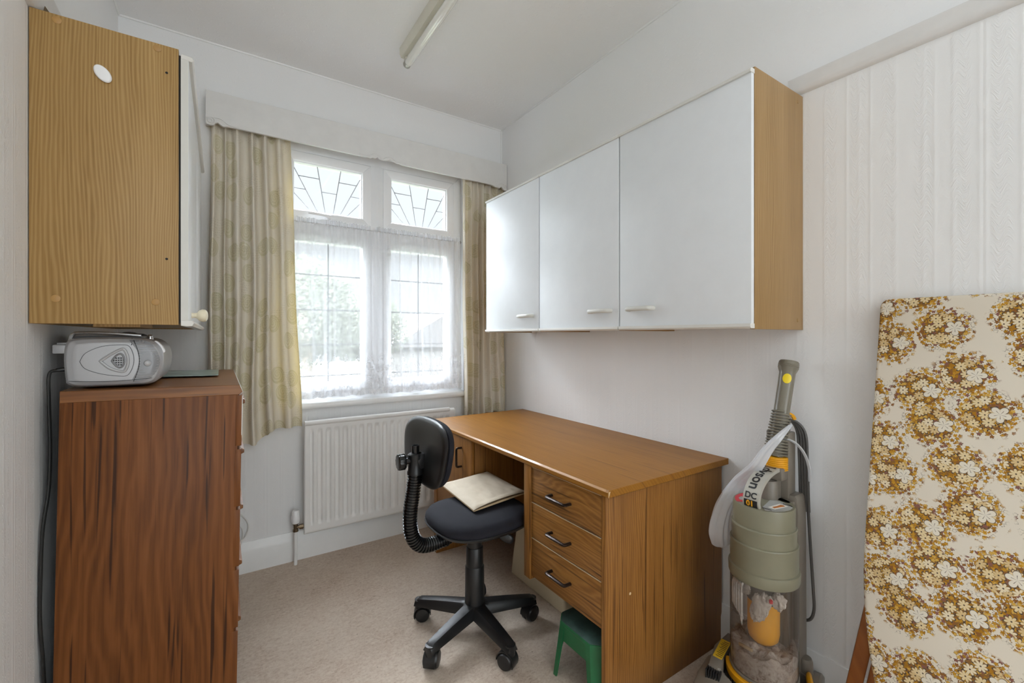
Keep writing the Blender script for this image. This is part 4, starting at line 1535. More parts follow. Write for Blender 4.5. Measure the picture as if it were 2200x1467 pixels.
MB().lathe([(0, 0), (.0045, 0), (.004, .0006), (0, .0008)], (1.063, .938, .345), (1.063, 0, .345), 14).build('worn_chip', bare, dk)

# ------------------------------------------------------------------ cream case under the desk
cs = thing('storage_case', (1.28, 1.58, 0), 'cream plastic case standing on the carpet under the desk', 'case')
m = MB().prism(rrect(0, 1, 0, 1, .05)[:0] + [(1.773, 0), (1.776, .012), (1.758, .12), (1.725, .27), (1.712, .292), (1.69, .30), (1.44, .30), (1.415, .29), (1.405, .27), (1.375, .012), (1.378, 0)], 'x', 1.172, 1.41, .010, 3)
m.build('shell', M['cream'], cs)
m = MB().tube(smoothpath([(1.29, 1.50, .298), (1.29, 1.50, .325), (1.29, 1.53, .335), (1.29, 1.60, .335), (1.29, 1.63, .325), (1.29, 1.63, .298)], 5), .008, 10)
m.build('handle', M['cream'], cs)

# ------------------------------------------------------------------ green step stool
st = thing('step_stool', (1.06, 1.07, 0), 'small green plastic step stool under the desk drawers', 'stool')
SX0, SX1, SY0, SY1, SZ = .955, 1.19, .972, 1.178, .190
def octo(x0, x1, y0, y1, c):
    return [(x0 + c, y0), (x1 - c, y0), (x1, y0 + c), (x1, y1 - c), (x1 - c, y1), (x0 + c, y1), (x0, y1 - c), (x0, y0 + c)]


m = MB().prism(octo(SX0, SX1, SY0, SY1, .032), 'z', SZ - .014, SZ - .002, .003)
m.build('top', M['green'], st)
MB().prism(octo(SX0 + .003, SX1 - .003, SY0 + .003, SY1 - .003, .031), 'z', SZ - .004, SZ + .001, .0015).build('tread', M['greentop'], st)
# skirts arch between the legs
def skirt(p0, p1, name='apron'):
    p0, p1 = Vector(p0), Vector(p1)
    d = (p1 - p0)
    L = d.length
    d.normalize()
    nrm = Vector((d.y, -d.x, 0))
    n = 24
    m = MB()
    rows = []
    for i in range(n + 1):
        s = i / n
        u = abs(2 * s - 1)
        low = SZ - .062 - .045 * max(0, (u - .72) / .28) ** 2
        for q, th in ((0, 0), (1, 0)):
            pass
        rows.append((s, low))
    poly = [(s * L, low) for s, low in rows] + [(L, SZ - .006), (0, SZ - .006)]
    M4 = Matrix((( d.x, nrm.x, 0, p0.x), (d.y, nrm.y, 0, p0.y), (0, 0, 1, 0), (0, 0, 0, 1)))
    m.prism(poly, 'y', -.003, .003, M4=M4)
    m.build(name, M['green'], st)


skirt((SX0 + .004, SY0 + .03, 0), (SX0 + .004, SY1 - .03, 0))
skirt((SX1 - .004, SY0 + .03, 0), (SX1 - .004, SY1 - .03, 0))
skirt((SX0 + .03, SY0 + .004, 0), (SX1 - .03, SY0 + .004, 0))
skirt((SX0 + .03, SY1 - .004, 0), (SX1 - .03, SY1 - .004, 0))
for sx, sy in ((0, 0), (0, 1), (1, 0), (1, 1)):
    ex, ey = (SX1 if sx else SX0), (SY1 if sy else SY0)
    ix, iy = (-1 if sx else 1), (-1 if sy else 1)
    c = .032
    bm_ = MB()
    # angled corner leg: L-shaped shell, tapering and splaying to the floor
    lo = [(ex - ix * .010, ey + iy * .020), (ex + ix * .006, ey - iy * .004), (ex + ix * .022, ey - iy * .008), (ex + ix * .022, ey - iy * .003), (ex + ix * .010, ey + iy * .003), (ex - ix * .004, ey + iy * .020)]
    hi = [(ex, ey + iy * (c + .022)), (ex, ey + iy * c), (ex + ix * c, ey), (ex + ix * (c + .022), ey), (ex + ix * (c + .022), ey + iy * .006), (ex + ix * (c + .002), ey + iy * .006), (ex + ix * .006, ey + iy * (c + .002)), (ex + ix * .006, ey + iy * (c + .022))]
    lo = [(ex - ix * .012, ey + iy * .024), (ex - ix * .012, ey + iy * .010), (ex + ix * .010, ey - iy * .010), (ex + ix * .024, ey - iy * .010), (ex + ix * .024, ey - iy * .005), (ex + ix * .012, ey - iy * .004), (ex - ix * .006, ey + iy * .012), (ex - ix * .006, ey + iy * .024)]
    n = len(lo)
    vb = [bm_.bm.verts.new((p[0], p[1], 0)) for p in lo]
    vt = [bm_.bm.verts.new((p[0], p[1], SZ - .008)) for p in hi]
    for i in range(n):
        bm_.bm.faces.new((vb[i], vb[(i + 1) % n], vt[(i + 1) % n], vt[i]))
    bm_.bm.faces.new(vb)
    bm_.bm.faces.new(vt)
    bmesh.ops.recalc_face_normals(bm_.bm, faces=bm_.bm.faces)
    bm_.build('leg', M['green'], st, ang=25)

# ------------------------------------------------------------------ office chair
OX, OY = .825, 1.505
oc = thing('office_chair', (OX, OY, 0), 'black typist swivel chair drawn up to the desk', 'office chair')
m = MB().lathe([(0, .075), (.040, .075), (.046, .085), (.044, .112), (.036, .118), (0, .118)], (OX, OY, 0), (OX, OY, 1), 28)
hub = m.build('base_hub', M['black'], oc)
for a in (-14, 58, 130, 202, 272):
    ca, sa = math.cos(R(a)), math.sin(R(a))
    m = MB()
    sec = []
    n = 14
    bm_ = m.bm
    rings = []
    for i in range(n + 1):
        t = i / n
        r = .02 + .232 * t
        w = .033 - .011 * t
        zt_ = .118 - .018 * t - .008 * t * t
        zb_ = .076 - .010 * t
        if t > .93:
            zt_ -= .010 * (t - .93) / .07
        prof = [(-w, zb_), (w, zb_), (w * .92, zt_ - .012), (w * .62, zt_ - .002), (0, zt_), (-w * .62, zt_ - .002), (-w * .92, zt_ - .012)]
        rings.append([bm_.verts.new((OX + ca * r - sa * q, OY + sa * r + ca * q, z)) for q, z in prof])
    for A, Bq in zip(rings, rings[1:]):
        for k in range(len(A)):
            k2 = (k + 1) % len(A)
            bm_.faces.new((A[k], A[k2], Bq[k2], Bq[k]))
    bm_.faces.new(rings[0])
    bm_.faces.new(rings[-1])
    bmesh.ops.recalc_face_normals(bm_, faces=bm_.faces)
    px, py = OX + ca * .238, OY + sa * .238
    m.cyl((px, py, .050), (px, py, .086), .017, .019, 16)
    m.build('base_arm', M['black'], oc, ang=40)
    # twin-wheel castor, hooded, trailing outwards to one side
    ta = R(a + 205)
    wx, wy = px + .012 * math.cos(ta), py + .012 * math.sin(ta)
    ax = Vector((math.cos(R(a + 115)), math.sin(R(a + 115)), 0))
    c = Vector((wx, wy, .0302))
    m = MB()
    hood = []
    fw = Vector((ax.y, -ax.x, 0))
    pts_o = [c + fw * (.034) * math.cos(R(q)) + Vector((0, 0, .034 * math.sin(R(q)))) for q in range(-25, 196, 13)]
    pts_i = [c + fw * (.031) * math.cos(R(q)) + Vector((0, 0, .031 * math.sin(R(q)))) for q in range(-25, 196, 13)]
    for off0, off1 in ((-.020, .020),):
        A = [bm_v for bm_v in (m.bm.verts.new(p + ax * off0) for p in pts_o)]
        A2 = [m.bm.verts.new(p + ax * off1) for p in pts_o]
        I1 = [m.bm.verts.new(p + ax * off0) for p in pts_i]
        I2 = [m.bm.verts.new(p + ax * off1) for p in pts_i]
        for k in range(len(A) - 1):
            m.bm.faces.new((A[k], A[k + 1], A2[k + 1], A2[k]))
            m.bm.faces.new((I1[k], I2[k], I2[k + 1], I1[k + 1]))
            m.bm.faces.new((A[k], I1[k], I1[k + 1], A[k + 1]))
            m.bm.faces.new((A2[k], A2[k + 1], I2[k + 1], I2[k]))
        m.bm.faces.new((A[0], A2[0], I2[0], I1[0]))
        m.bm.faces.new((A[-1], I1[-1], I2[-1], A2[-1]))
    bmesh.ops.recalc_face_normals(m.bm, faces=m.bm.faces)
    m.cyl((px, py, .045), (px, py, .062), .014, .016, 14)
    cst = m.build('castor', M['black'], oc)
    for sgn in (-1, 1):
        p0, p1 = c + ax * sgn * .004, c + ax * sgn * .024
        MB().lathe([(0, 0), (.0292, 0), (.030, .004), (.0295, .014), (.025, .021), (.012, .0235), (0, .0235)], p0, p1, 24).build('wheel', M['black'], cst)
m = MB().lathe([(.0375, .112), (.0365, .255), (.0345, .259), (.0, .259)], (OX, OY, 0), (OX, OY, 1), 28)
m.lathe([(.0335, .25), (.0325, .328), (.0305, .331), (0, .331)], (OX, OY, 0), (OX, OY, 1), 28)
m.lathe([(.0288, .32), (.0280, .40), (0, .40)], (OX, OY, 0), (OX, OY, 1), 28)
m.build('gas_column', M['black'], oc)
m = MB().tube(smoothpath([(OX + .03, OY + .024, .258), (OX + .038, OY + .03, .245), (OX + .038, OY + .03, .20), (OX + .034, OY + .026, .185)], 4), .006, 8)
m.build('column_tab', M['black'], oc)
# seat: rounded-square shell and domed pad
SA = R(2)


def sup(a, hx, hy, e=2.7):
    ca, sa = math.cos(a), math.sin(a)
    return (hx * math.copysign(abs(ca) ** (2 / e), ca), hy * math.copysign(abs(sa) ** (2 / e), sa))


def disc(m, cx, cy, prof, hx, hy, e=2.7, n=56, rot=0.0, tilt=0.0):
    """stack of superellipse rings: prof list of (scale, z)"""
    b = m.bm
    rings = []
    for k, z in prof:
        if k == 0:
            rings.append([b.verts.new((cx, cy, z))])
            continue
        r = []
        for i in range(n):
            x, y = sup(2 * math.pi * i / n, hx * k, hy * k, e)
            # the front edge is a bit narrower than the back
            y *= 1 - .06 * x / hx
            X, Yv = x * math.cos(rot) - y * math.sin(rot), x * math.sin(rot) + y * math.cos(rot)
            r.append(b.verts.new((cx + X, cy + Yv, z + tilt * X)))
        rings.append(r)
    for A, Bq in zip(rings, rings[1:]):
        for i in range(n):
            i2 = (i + 1) % n
            if len(A) == 1:
                b.faces.new((A[0], Bq[i], Bq[i2]))
            elif len(Bq) == 1:
                b.faces.new((A[i], A[i2], Bq[0]))
            else:
                b.faces.new((A[i], A[i2], Bq[i2], Bq[i]))
    bmesh.ops.recalc_face_normals(b, faces=b.faces)
    return m


SCX, SCY = .868, 1.528
SCX, SCY = .862, 1.543
disc(MB(), SCX, SCY, [(0, .402), (.6, .402), (.9, .407), (.985, .414), (1.0, .421), (.985, .424), (.5, .426), (0, .426)],  .200, .188).build('seat_shell', M['black'], oc)
disc(MB(), SCX, SCY, [(0, .42), (.97, .423), (.985, .430), (.975, .441), (.93, .453), (.82, .461), (.6, .466), (.3, .468), (0, .468)],  .200, .188).build('seat_pad', M['fabric'], oc, ang=60)
m = MB().box(OX - .09, OX + .09, OY - .055, OY + .055, .382, .404, .006)
m.cyl((.70, 1.515, .366), (.70, 1.515, .404), .022, .024, 18)
m.build('seat_mechanism', M['black'], oc)
m = MB().tube(smoothpath([(.835, 1.47, .398), (.862, 1.448, .396), (.895, 1.424, .384)], 5), .0065, 8)
p = smoothpath([(.888, 1.428, .387), (.908, 1.413, .377), (.932, 1.396, .365)], 5)
m.tube(p, [.006, .009, .012, .014, .0155, .0165, .017, .017, .016, .013, .006][:len(p)], 12, .5)
m.build('lever', M['black'], oc)
# ribbed bellows arm from under the seat up to the backrest
BX = .584
path = smoothpath([(.735, 1.505, .402), (.695, 1.503, .392), (.640, 1.502, .386), (.600, 1.502, .396), (.574, 1.503, .428), (.564, 1.504, .475), (.566, 1.505, .53), (.575, 1.506, .585), (.584, 1.507, .655)], 16)
rads = []
acc = 0.0
pp = []
# resample finely so that the ribs read
dense = []
for a, b2 in zip(path, path[1:]):
    for k in range(3):
        dense.append(a.lerp(b2, k / 3))
dense.append(path[-1])
for i, q in enumerate(dense):
    if i:
        acc += (dense[i] - dense[i - 1]).length
    u = (acc / .0098) % 1
    rads.append(.0262 if .22 < u < .72 else .0222)
MB().tube(dense, rads, 20).build('bellows_arm', M['blackgloss'], oc, ang=25)
m = MB().lathe([(.0285, 0), (.0285, .010), (.026, .014), (.024, .052), (.0262, .058), (.0262, .070), (.022, .074), (0, .074)], (BX, 1.507, .652), (BX, 1.507, 1), 24)
m.box(BX - .004, .618, 1.483, 1.531, .672, .726, .006)
m.build('clamp', M['black'], oc)
m = MB().lathe([(.0135, 0), (.0135, .030), (.0105, .030), (.0105, .012), (0, .012)], (BX + .001, 1.507, .724), (BX + .001, 1.507, 1), 20)
m.build('post_stub', M['blackgloss'], oc)
m = MB()
pr = []
for k in range(48):
    a = 2 * math.pi * k / 48
    r = .0285 if (k // 2) % 2 == 0 else .0265
    pr.append((1.507 + r * math.cos(a), .702 + r * math.sin(a)))
m.prism(pr, 'x', .520, .545, .003)
m.cyl((.545, 1.507, .702), (.57, 1.507, .702), .011, .011, 14)
m.build('tension_knob', M['blackgloss'], oc)


def backrest(name, x_fn, hy, hz, mat, zc=.728, yc=1.500):
    m = MB()
    b = m.bm
    n = 64
    rings = []
    for k, off in x_fn:
        if k == 0:
            rings.append([b.verts.new((.612 + off, yc, zc))])
            continue
        r = []
        for i in range(n):
            y, z = sup(2 * math.pi * i / n, hy * k, hz * k, 2.9)
            y *= 1 + .12 * z / hz
            x = .612 + off - .35 * y * y + .12 * z * 0 + .1 * z
            r.append(b.verts.new((x, yc + y, zc + z)))
        rings.append(r)
    for A, Bq in zip(rings, rings[1:]):
        for i in range(n):
            i2 = (i + 1) % n
            if len(A) == 1:
                b.faces.new((A[0], Bq[i], Bq[i2]))
            elif len(Bq) == 1:
                b.faces.new((A[i], A[i2], Bq[0]))
            else:
                b.faces.new((A[i], A[i2], Bq[i2], Bq[i]))
    bmesh.ops.recalc_face_normals(b, faces=b.faces)
    m.build(name, mat, oc, ang=50)


backrest('backrest_shell', [(0, 0), (.5, 0), (.88, .002), (.97, .006), (1.0, .012), (.99, .017), (.5, .018), (0, .018)], .186, .118, M['black'])
backrest('backrest_pad', [(0, .018), (.92, .018), (.97, .024), (.97, .034), (.92, .044), (.8, .050), (.4, .054), (0, .055)], .186, .118, M['fabric'])

# ------------------------------------------------------------------ padded envelope on the seat
q = [Vector((0.808, 1.481, 0.474)), Vector((1.082, 1.523, 0.478)), Vector((1.032, 1.761, 0.512)), Vector((0.812, 1.786, 0.488))]
env = thing('padded_envelope', (.95, 1.66, .47), 'buff padded paper envelope lying on the black chair seat', 'envelope')


def envp(s, t, top):
    p = q[0].lerp(q[1], s).lerp(q[3].lerp(q[2], s), t)
    e = min(min(s, 1 - s), min(t, 1 - t) * 1.0)
    bul = min(1, e / .12) ** .6
    h = .012 * bul + .0035 * mnoise.noise(Vector((s * 6, t * 5, 0))) * bul + .0016 * mnoise.noise(Vector((s * 17, t * 15, 3))) * bul
    op = max(0, 1 - t / .10)                      # near edge stands open a little
    if top:
        return Vector((p.x, p.y, p.z + .006 + h + .011 * op * math.sin(math.pi * s) ** .5))
    return Vector((p.x, p.y, p.z + .0005))


m = MB()
m.grid(lambda s, t: envp(s, t, True), 44, 44)
m.grid(lambda s, t: envp(s, t, True) - Vector((0, 0, .0018)) if t < .12 else envp(s, t, False), 20, 20)
m.build('front_sheet', M['manila'], env, ang=180)
m = MB()
for k in range(24):
    s0, s1 = k / 24, (k + 1) / 24
m.grid(lambda s, t: (envp(s, .0, False) if t == 0 else envp(s, .0, False).lerp(envp(s, .0, True), .55)) + Vector((0, -.002 * math.sin(math.pi * t), 0)), 30, 3)
m.grid(lambda s, t: envp(s, t * .98, False) + Vector((0, 0, .001)), 16, 16)
for S_ in (0, 1):
    m.grid(lambda s, t: envp(S_, s, False).lerp(envp(S_, s, True), t), 30, 2)
m.grid(lambda s, t: envp(s, 1, False).lerp(envp(s, 1, True), t), 30, 2)
m.build('back_sheet', M['manila_in'], env, ang=180)

# ------------------------------------------------------------------ upright vacuum cleaner
VX, VY = 1.38, .695
vc = thing('vacuum_cleaner', (VX, VY, 0), 'upright bagless vacuum cleaner in olive and yellow between the desk and ironing board', 'vacuum cleaner')
TURN = R(14)                     # the floor head is swivelled a little towards the room


def F(f, s, z, a=0.0):
    return Vector((VX - f * math.cos(a) - s * math.sin(a), VY - f * math.sin(a) + s * math.cos(a), z))


def FB(f, s, z):
    return F(f, s, z, TURN)


ROT = Matrix.Translation((VX, VY, 0)) @ Matrix.Rotation(TURN, 4, 'Z') @ Matrix.Translation((-VX, -VY, 0))


def hw(f):
    return .116 + .042 * min(1, max(0, (f + .10) / .12)) - .02 * max(0, (f - .26) / .05)


def deck(f, u):
    """height of the base deck at f, u=-1..1 across; dished round the bin"""
    zt = .126 if f < .10 else .126 - .066 * min(1, (f - .10) / .20) ** .9
    z = zt * (1 - .16 * abs(u) ** 4)
    r = math.hypot(f, u * hw(f))
    if f > -.07:
        k = min(1, max(0, (r - .112) / .012))
        z = min(z, .078 + .06 * k)
    return z


m = MB()
NU, NF = 90, 110
f0, f1 = -.145, .30


def basept(s, t):
    f = f0 + (f1 - f0) * s
    if t < .15:
        u, k = -1, t / .15
    elif t > .85:
        u, k = 1, (1 - t) / .15
    else:
        u, k = -1 + 2 * (t - .15) / .7, 1
    endr = 1.0
    if s < .06:
        endr = .86 + .14 * (s / .06)
    if s > .94:
        endr = .90 + .10 * ((1 - s) / .06)
    z = .012 + (deck(f, u) * endr - .012) * k
    return FB(f, u * hw(f) * (1 + .05 * (1 - k)) * endr, z)


m.grid(basept, NF, NU)
m.poly([basept(0, j / NU) for j in range(NU + 1)])
m.poly([basept(1, j / NU) for j in range(NU + 1)][::-1])
bmesh.ops.recalc_face_normals(m.bm, faces=m.bm.faces)
base = m.build('cleaner_head', M['taupe'], vc, ang=50)
# raised left cover with yellow instruction label and a row of slots
cov = [(-.09, .088), (-.03, .101), (.03, .104), (.07, .094), (.098, .092), (.104, .100), (.100, .128), (.0, .142), (-.09, .128)]
m = MB().prism([(FB(f, s, 0).x, FB(f, s, 0).y) for f, s in cov], 'z', .085, .141, .005)
cover = m.build('side_cover', M['taupe'], vc)
lb = [(-.040, .1035), (.060, .1015), (.058, .1285), (-.042, .1335)]
m = MB().prism([(FB(f, s, 0).x, FB(f, s, 0).y) for f, s in lb], 'z', .1408, .1418)
lab = m.build('instruction_label', M['ylabel'], cover, smooth=False)
m = MB()
a_, b_, c_, d_ = [FB(f, s, .1421) for f, s in lb]
for k in range(10):
    t = .10 + .088 * k
    L0, L1 = .10, .62 + .26 * ((k * 7) % 5) / 5
    P = lambda u, t: a_.lerp(d_, u).lerp(b_.lerp(c_, u), t)
    m.flat([P(L0, t), P(L1, t), P(L1, t + .028), P(L0, t + .028)], [(0, 1, 2, 3)])
m.build('label_print', M['ink'], lab, smooth=False)
m = MB()
for k in range(6):
    s_ = .092 + .0072 * k
    m.box(VX - .122, VX - .098, VY + s_ - .0022, VY + s_ + .0022, .108, .134, .001, M4=ROT)
m.build('bristle_slots', M['ink'], cover)
for sgn in (-1, 1):
    m = MB().lathe([(0, 0), (.052, 0), (.058, .006), (.058, .024), (.052, .03), (0, .03)], FB(-.105, sgn * .105, .059), FB(-.105, sgn * 2, .059), 28)
    m.build('wheel', M['taupe'], vc)
m = MB().lathe([(.021, .10), (.020, .150), (.016, .160), (0, .163)], F(-.118, -.066, 0), F(-.118, -.066, 1), 20)
m.build('pivot_cap', M['taupe'], vc)
m = MB().tube(smoothpath([FB(-.085, -.104, .112), FB(-.045, -.110, .134), FB(.0, -.122, .132), FB(.045, -.130, .112)], 6), [.008] + [.014] * 17 + [.008], 12, .6)
m.build('release_pedal', M['yellow'], vc)
# clear bin with its contents
m = MB().lathe([(.0905, .142), (.0915, .15), (.0915, .43)], F(0, 0, 0), F(0, 0, 1), 64)
bin_ = m.build('dust_bin', M['bin'], vc, ang=60)
m = MB().lathe([(0, .118), (.088, .118), (.0925, .124), (.0925, .134), (.0935, .137), (.0935, .142), (.0905, .144), (0, .144)], F(0, 0, 0), F(0, 0, 1), 64)
m.build('bin_floor', M['taupe'], bin_)
m = MB()
rnd = random.Random(3)


def dustpt(s, t):
    a = 2 * math.pi * s
    r = .0885 * t
    h = .205 + .020 * mnoise.noise(Vector((math.cos(a) * t * 2.2, math.sin(a) * t * 2.2, 1.5))) + .010 * mnoise.noise(Vector((math.cos(a) * t * 7, math.sin(a) * t * 7, 4))) + .012 * t
    return F(r * math.cos(a), r * math.sin(a), h)


m.grid(dustpt, 64, 20)
m.grid(lambda s, t: dustpt(s, 1).lerp(Vector((dustpt(s, 1).x, dustpt(s, 1).y, .145)), t), 64, 6)
bmesh.ops.remove_doubles(m.bm, verts=m.bm.verts, dist=1e-6)
tag(m.build('dust', M['dust'], bin_, ang=70), kind='stuff')
m = MB().lathe([(.040, .368), (.0435, .355), (.0435, .252), (.040, .232), (.028, .219), (0, .214)], F(.0, 0, 0), F(.0, 0, 1), 40)
m.build('inner_cyclone', M['yellow'], bin_, ang=60)
m = MB().lathe([(.062, .43), (.058, .385), (.0455, .372), (.0455, .348), (.040, .346)], F(0, 0, 0), F(0, 0, 1), 40)
m.build('shroud', M['cable_g'], bin_, ang=60)


def blob(name, c, rx, ry, rz_, seed, mat, tilt=0.0):
    """ragged lump of fluff"""
    m = MB()
    Rm = Matrix.Rotation(tilt, 3, 'X')

    def fn(a, b):
        th, ph = 2 * math.pi * a, math.pi * b
        d = Vector((math.cos(th) * math.sin(ph), math.sin(th) * math.sin(ph), math.cos(ph)))
        k = 1 + .38 * mnoise.noise(d * 1.7 + Vector((seed, 0, 0))) + .22 * mnoise.noise(d * 4.1 + Vector((0, seed, 0))) + .13 * mnoise.noise(d * 9.0 + Vector((0, 0, seed)))
        v = Vector((d.x * rx, d.y * ry, d.z * rz_)) * k
        return c + Rm @ v
    m.grid(fn, 60, 36)
    bmesh.ops.remove_doubles(m.bm, verts=m.bm.verts, dist=1e-5)
    bmesh.ops.recalc_face_normals(m.bm, faces=m.bm.faces)
    return m.build(name, mat, bin_, ang=180)


blob('fluff_lump', F(.058, -.020, .352), .013, .024, .046, 2.3, M['fluff'], R(22))
blob('fluff_lump', F(.050, .034, .392), .018, .030, .024, 5.1, M['fluff'], R(-10))
blob('fluff_lump', F(.036, -.062, .380), .015, .018, .022, 8.4, M['fluff'])
m = MB().box(-.024, .024, -.003, .003, -.004, .004, .001, M4=Matrix.Translation(F(.078, .012, .222)) @ Matrix.Rotation(R(75), 4, 'Z') @ Matrix.Rotation(R(12), 4, 'Y'))
m.build('card_scrap', M['card'], bin_)
m = MB().lathe([(0, 0), (.005, .003), (.005, .011), (0, .015)], F(.066, -.054, .378), F(.066, -.054, .41), 12)
m.build('red_scrap', M['red'], bin_)
# olive stepped cyclone housing
prof = [(0, .418), (.0935, .418), (.0955, .424), (.0965, .447), (.0955, .452), (.0910, .454), (.0915, .520), (.0920, .526), (.0905, .529), (.0870, .530), (.0875, .570), (.0880, .575), (.0865, .578), (.0835, .579), (.0832, .634), (.0815, .640), (0, .640)]
m = MB().lathe(prof, F(0, 0, 0), F(0, 0, 1), 72)
cyc = m.build('cyclone_housing', M['olive'], vc, ang=30)


def ondisc(pts, z=.6406):
    return [F(f, s, z) for f, s in pts]


m = MB()
lo = ondisc([(-.035, .028), (-.034, .068)] + [(.078 * math.cos(R(a)), .078 * math.sin(R(a))) for a in (108, 95, 80, 65, 50, 38)] + [(.045, .026)])
m.prism([(p.x, p.y) for p in lo], 'z', .6402, .6409)
m.build('red_sticker', M['red'], cyc, smooth=False)
m = MB()
m.prism([(F(f, s, 0).x, F(f, s, 0).y) for f, s in [(.012, .062), (.03, .060), (.042, .050), (.036, .040), (.014, .042)]], 'z', .6409, .6413)
m.build('sticker_print', M['greylab'], cyc, smooth=False)
m = MB()
lo = [(.045, -.020), (.074 * math.cos(R(-30)), .074 * math.sin(R(-30)))] + [(.076 * math.cos(R(a)), .076 * math.sin(R(a))) for a in (-50, -70, -90, -108)] + [(-.045, -.035), (-.05, .0)]
m.prism([(F(f, s, 0).x, F(f, s, 0).y) for f, s in lo], 'z', .6402, .6408)
gl_ = m.build('grey_sticker', M['greylab'], cyc, smooth=False)
m = MB()
pic = [(.034, -.030), (.034, -.050), (-.022, -.060), (-.024, -.036)]
m.prism([(F(f, s, 0).x, F(f, s, 0).y) for f, s in pic], 'z', .6408, .6412)
m.build('sticker_picture', M['whitelab'], gl_, smooth=False)
m = MB()
ob = [(.024, -.037), (.028, -.045), (.006, -.050), (-.012, -.056), (-.018, -.050), (-.016, -.042), (.004, -.041)]
m.prism([(F(f, s, 0).x, F(f, s, 0).y) for f, s in ob], 'z', .6412, .6415)
m.build('picture_print', M['orange'], gl_, smooth=False)
m = MB()
for f, s in ((.047, -.030), (.051, -.034), (-.030, -.052), (-.034, -.050)):
    m.box(VX - f - .0009, VX - f + .0009, VY + s - .016, VY + s + .010, .6408, .6411)
m.build('small_print', M['ink'], gl_, smooth=False)
# arched carrying strap with the maker's lettering
arch = smoothpath([(.072, .638), (.074, .660), (.064, .690), (.040, .720), (.006, .742), (-.035, .757), (-.075, .764)], 12)
arch = [(p.x, p.y) for p in smoothpath([(a, b, 0) for a, b in [(.070, .637), (.074, .656), (.066, .684), (.044, .709), (.012, .727), (-.020, .736), (-.050, .7395)]], 12)]
cum = [0]
for p, q2 in zip(arch, arch[1:]):
    cum.append(cum[-1] + math.hypot(q2[0] - p[0], q2[1] - p[1]))
AL = cum[-1]
SW = .0235
K = AL / .1655


def on_arch(d, s, off=0.0):
    """d: distance from the front foot, s across (+ left), off: outward"""
    d = min(max(d, 0), AL - 1e-6)
    i = max(k for k in range(len(cum)) if cum[k] <= d)
    i = min(i, len(arch) - 2)
    t = (d - cum[i]) / (cum[i + 1] - cum[i])
    p = (arch[i][0] + (arch[i + 1][0] - arch[i][0]) * t, arch[i][1] + (arch[i + 1][1] - arch[i][1]) * t)
    # smooth tangent
    j0, j1 = max(0, i - 1), min(len(arch) - 1, i + 2)
    tx, tz = arch[j1][0] - arch[j0][0], arch[j1][1] - arch[j0][1]
    L = math.hypot(tx, tz)
    nx, nz = tz / L, -tx / L
    return F(p[0] + nx * off, s, p[1] + nz * off)


m = MB()
m.grid(lambda s, t: on_arch(AL * s, -SW + 2 * SW * t, 0), 72, 6)
m.grid(lambda s, t: on_arch(AL * s, SW - 2 * SW * t, -.011), 72, 6)
for e in (-1, 1):
    m.grid(lambda s, t: on_arch(AL * s, e * SW, -.011 * t), 72, 1)
bmesh.ops.remove_doubles(m.bm, verts=m.bm.verts, dist=1e-6)
bmesh.ops.recalc_face_normals(m.bm, faces=m.bm.faces)
strap = m.build('carrying_strap', M['paleg'], vc, ang=40)


def letters(body, size, d0, s0, mode, off=.0009, bold=.0006, mat=None, name='lettering'):
    """mode 'down': text reads along the strap from the top to the foot; 'across': reads across it"""
    vs_, fs = text_mesh(body, size, bold)
    m = MB()
    out = []
    for x, y, z in vs_:
        if mode == 'down':
            out.append(on_arch(d0 - x, s0 - y, off))
        else:
            out.append(on_arch(d0 + y, s0 - x, off))
    m.flat(out, fs)
    return m.build(name, mat or M['ink'], strap, smooth=False)


letters('dyson', .040 * K, .099 * K, -.001, 'down', bold=.0008)
letters('DC', .024, .0375, .001, 'across', bold=.0007)
m = MB().grid(lambda s, t: on_arch(.004 + .021 * s, -.0195 + .039 * t, .0007), 6, 4)
m.build('black_patch', M['ink'], strap)
letters('01', .021, .0145, .001, 'across', off=.0024, bold=.0008, mat=M['yellow'])
m = MB().grid(lambda s, t: on_arch(.1515 * K + .010 * s, -.0175 + .034 * t, .0007), 6, 4)
m.build('black_patch', M['ink'], strap)
m = MB()
for k in range(7):
    for r_ in range(2):
        m.grid(lambda s, t: on_arch(.1538 * K + .0034 * r_ + .0018 * s, -.0125 + .0036 * k + (.0026 if (k + r_) % 3 else .0018) * t, .0014), 1, 1)
m.build('small_print', M['yellow'], strap)
# spine, neck, cuff
m = MB().prism([(-.062, .10), (.062, .10), (.060, .60), (.056, .648), (.05, .655), (-.05, .655), (-.056, .648), (-.060, .60)], 'x', VX + .086, VX + .142, .006, M4=Matrix.Translation((0, VY, 0)))
m.box(VX + .05, VX + .09, VY - .05, VY + .05, .13, .64, .004)
m.build('spine', M['taupe'], vc)
m = MB().box(VX + .082, VX + .130, VY - .034, VY + .034, .64, .845, .005)
m.box(VX + .060, VX + .085, VY - .012, VY + .012, .636, .74, .003)
m.lathe([(.026, .64), (.026, .69), (.022, .696), (0, .696)], F(-.052, .010, 0), F(-.052, .010, 1), 24)
m.box(VX + .050, VX + .09, VY - .030, VY + .030, .700, .7385, .004)
m.build('neck', M['taupe'], vc)
m = MB()
pr = []
for k in range(7):
    z = .729 + k * .0058
    pr += [(.031 + .002, z), (.031 + .002, z + .0032), (.031, z + .0042), (.031, z + .0055)]
m.lathe([(0, .727)] + pr + [(0, .773)], F(-.080, .000, 0), F(-.080, .000, 1), 40)
m.build('yellow_cuff', M['yellow'], vc, ang=30)
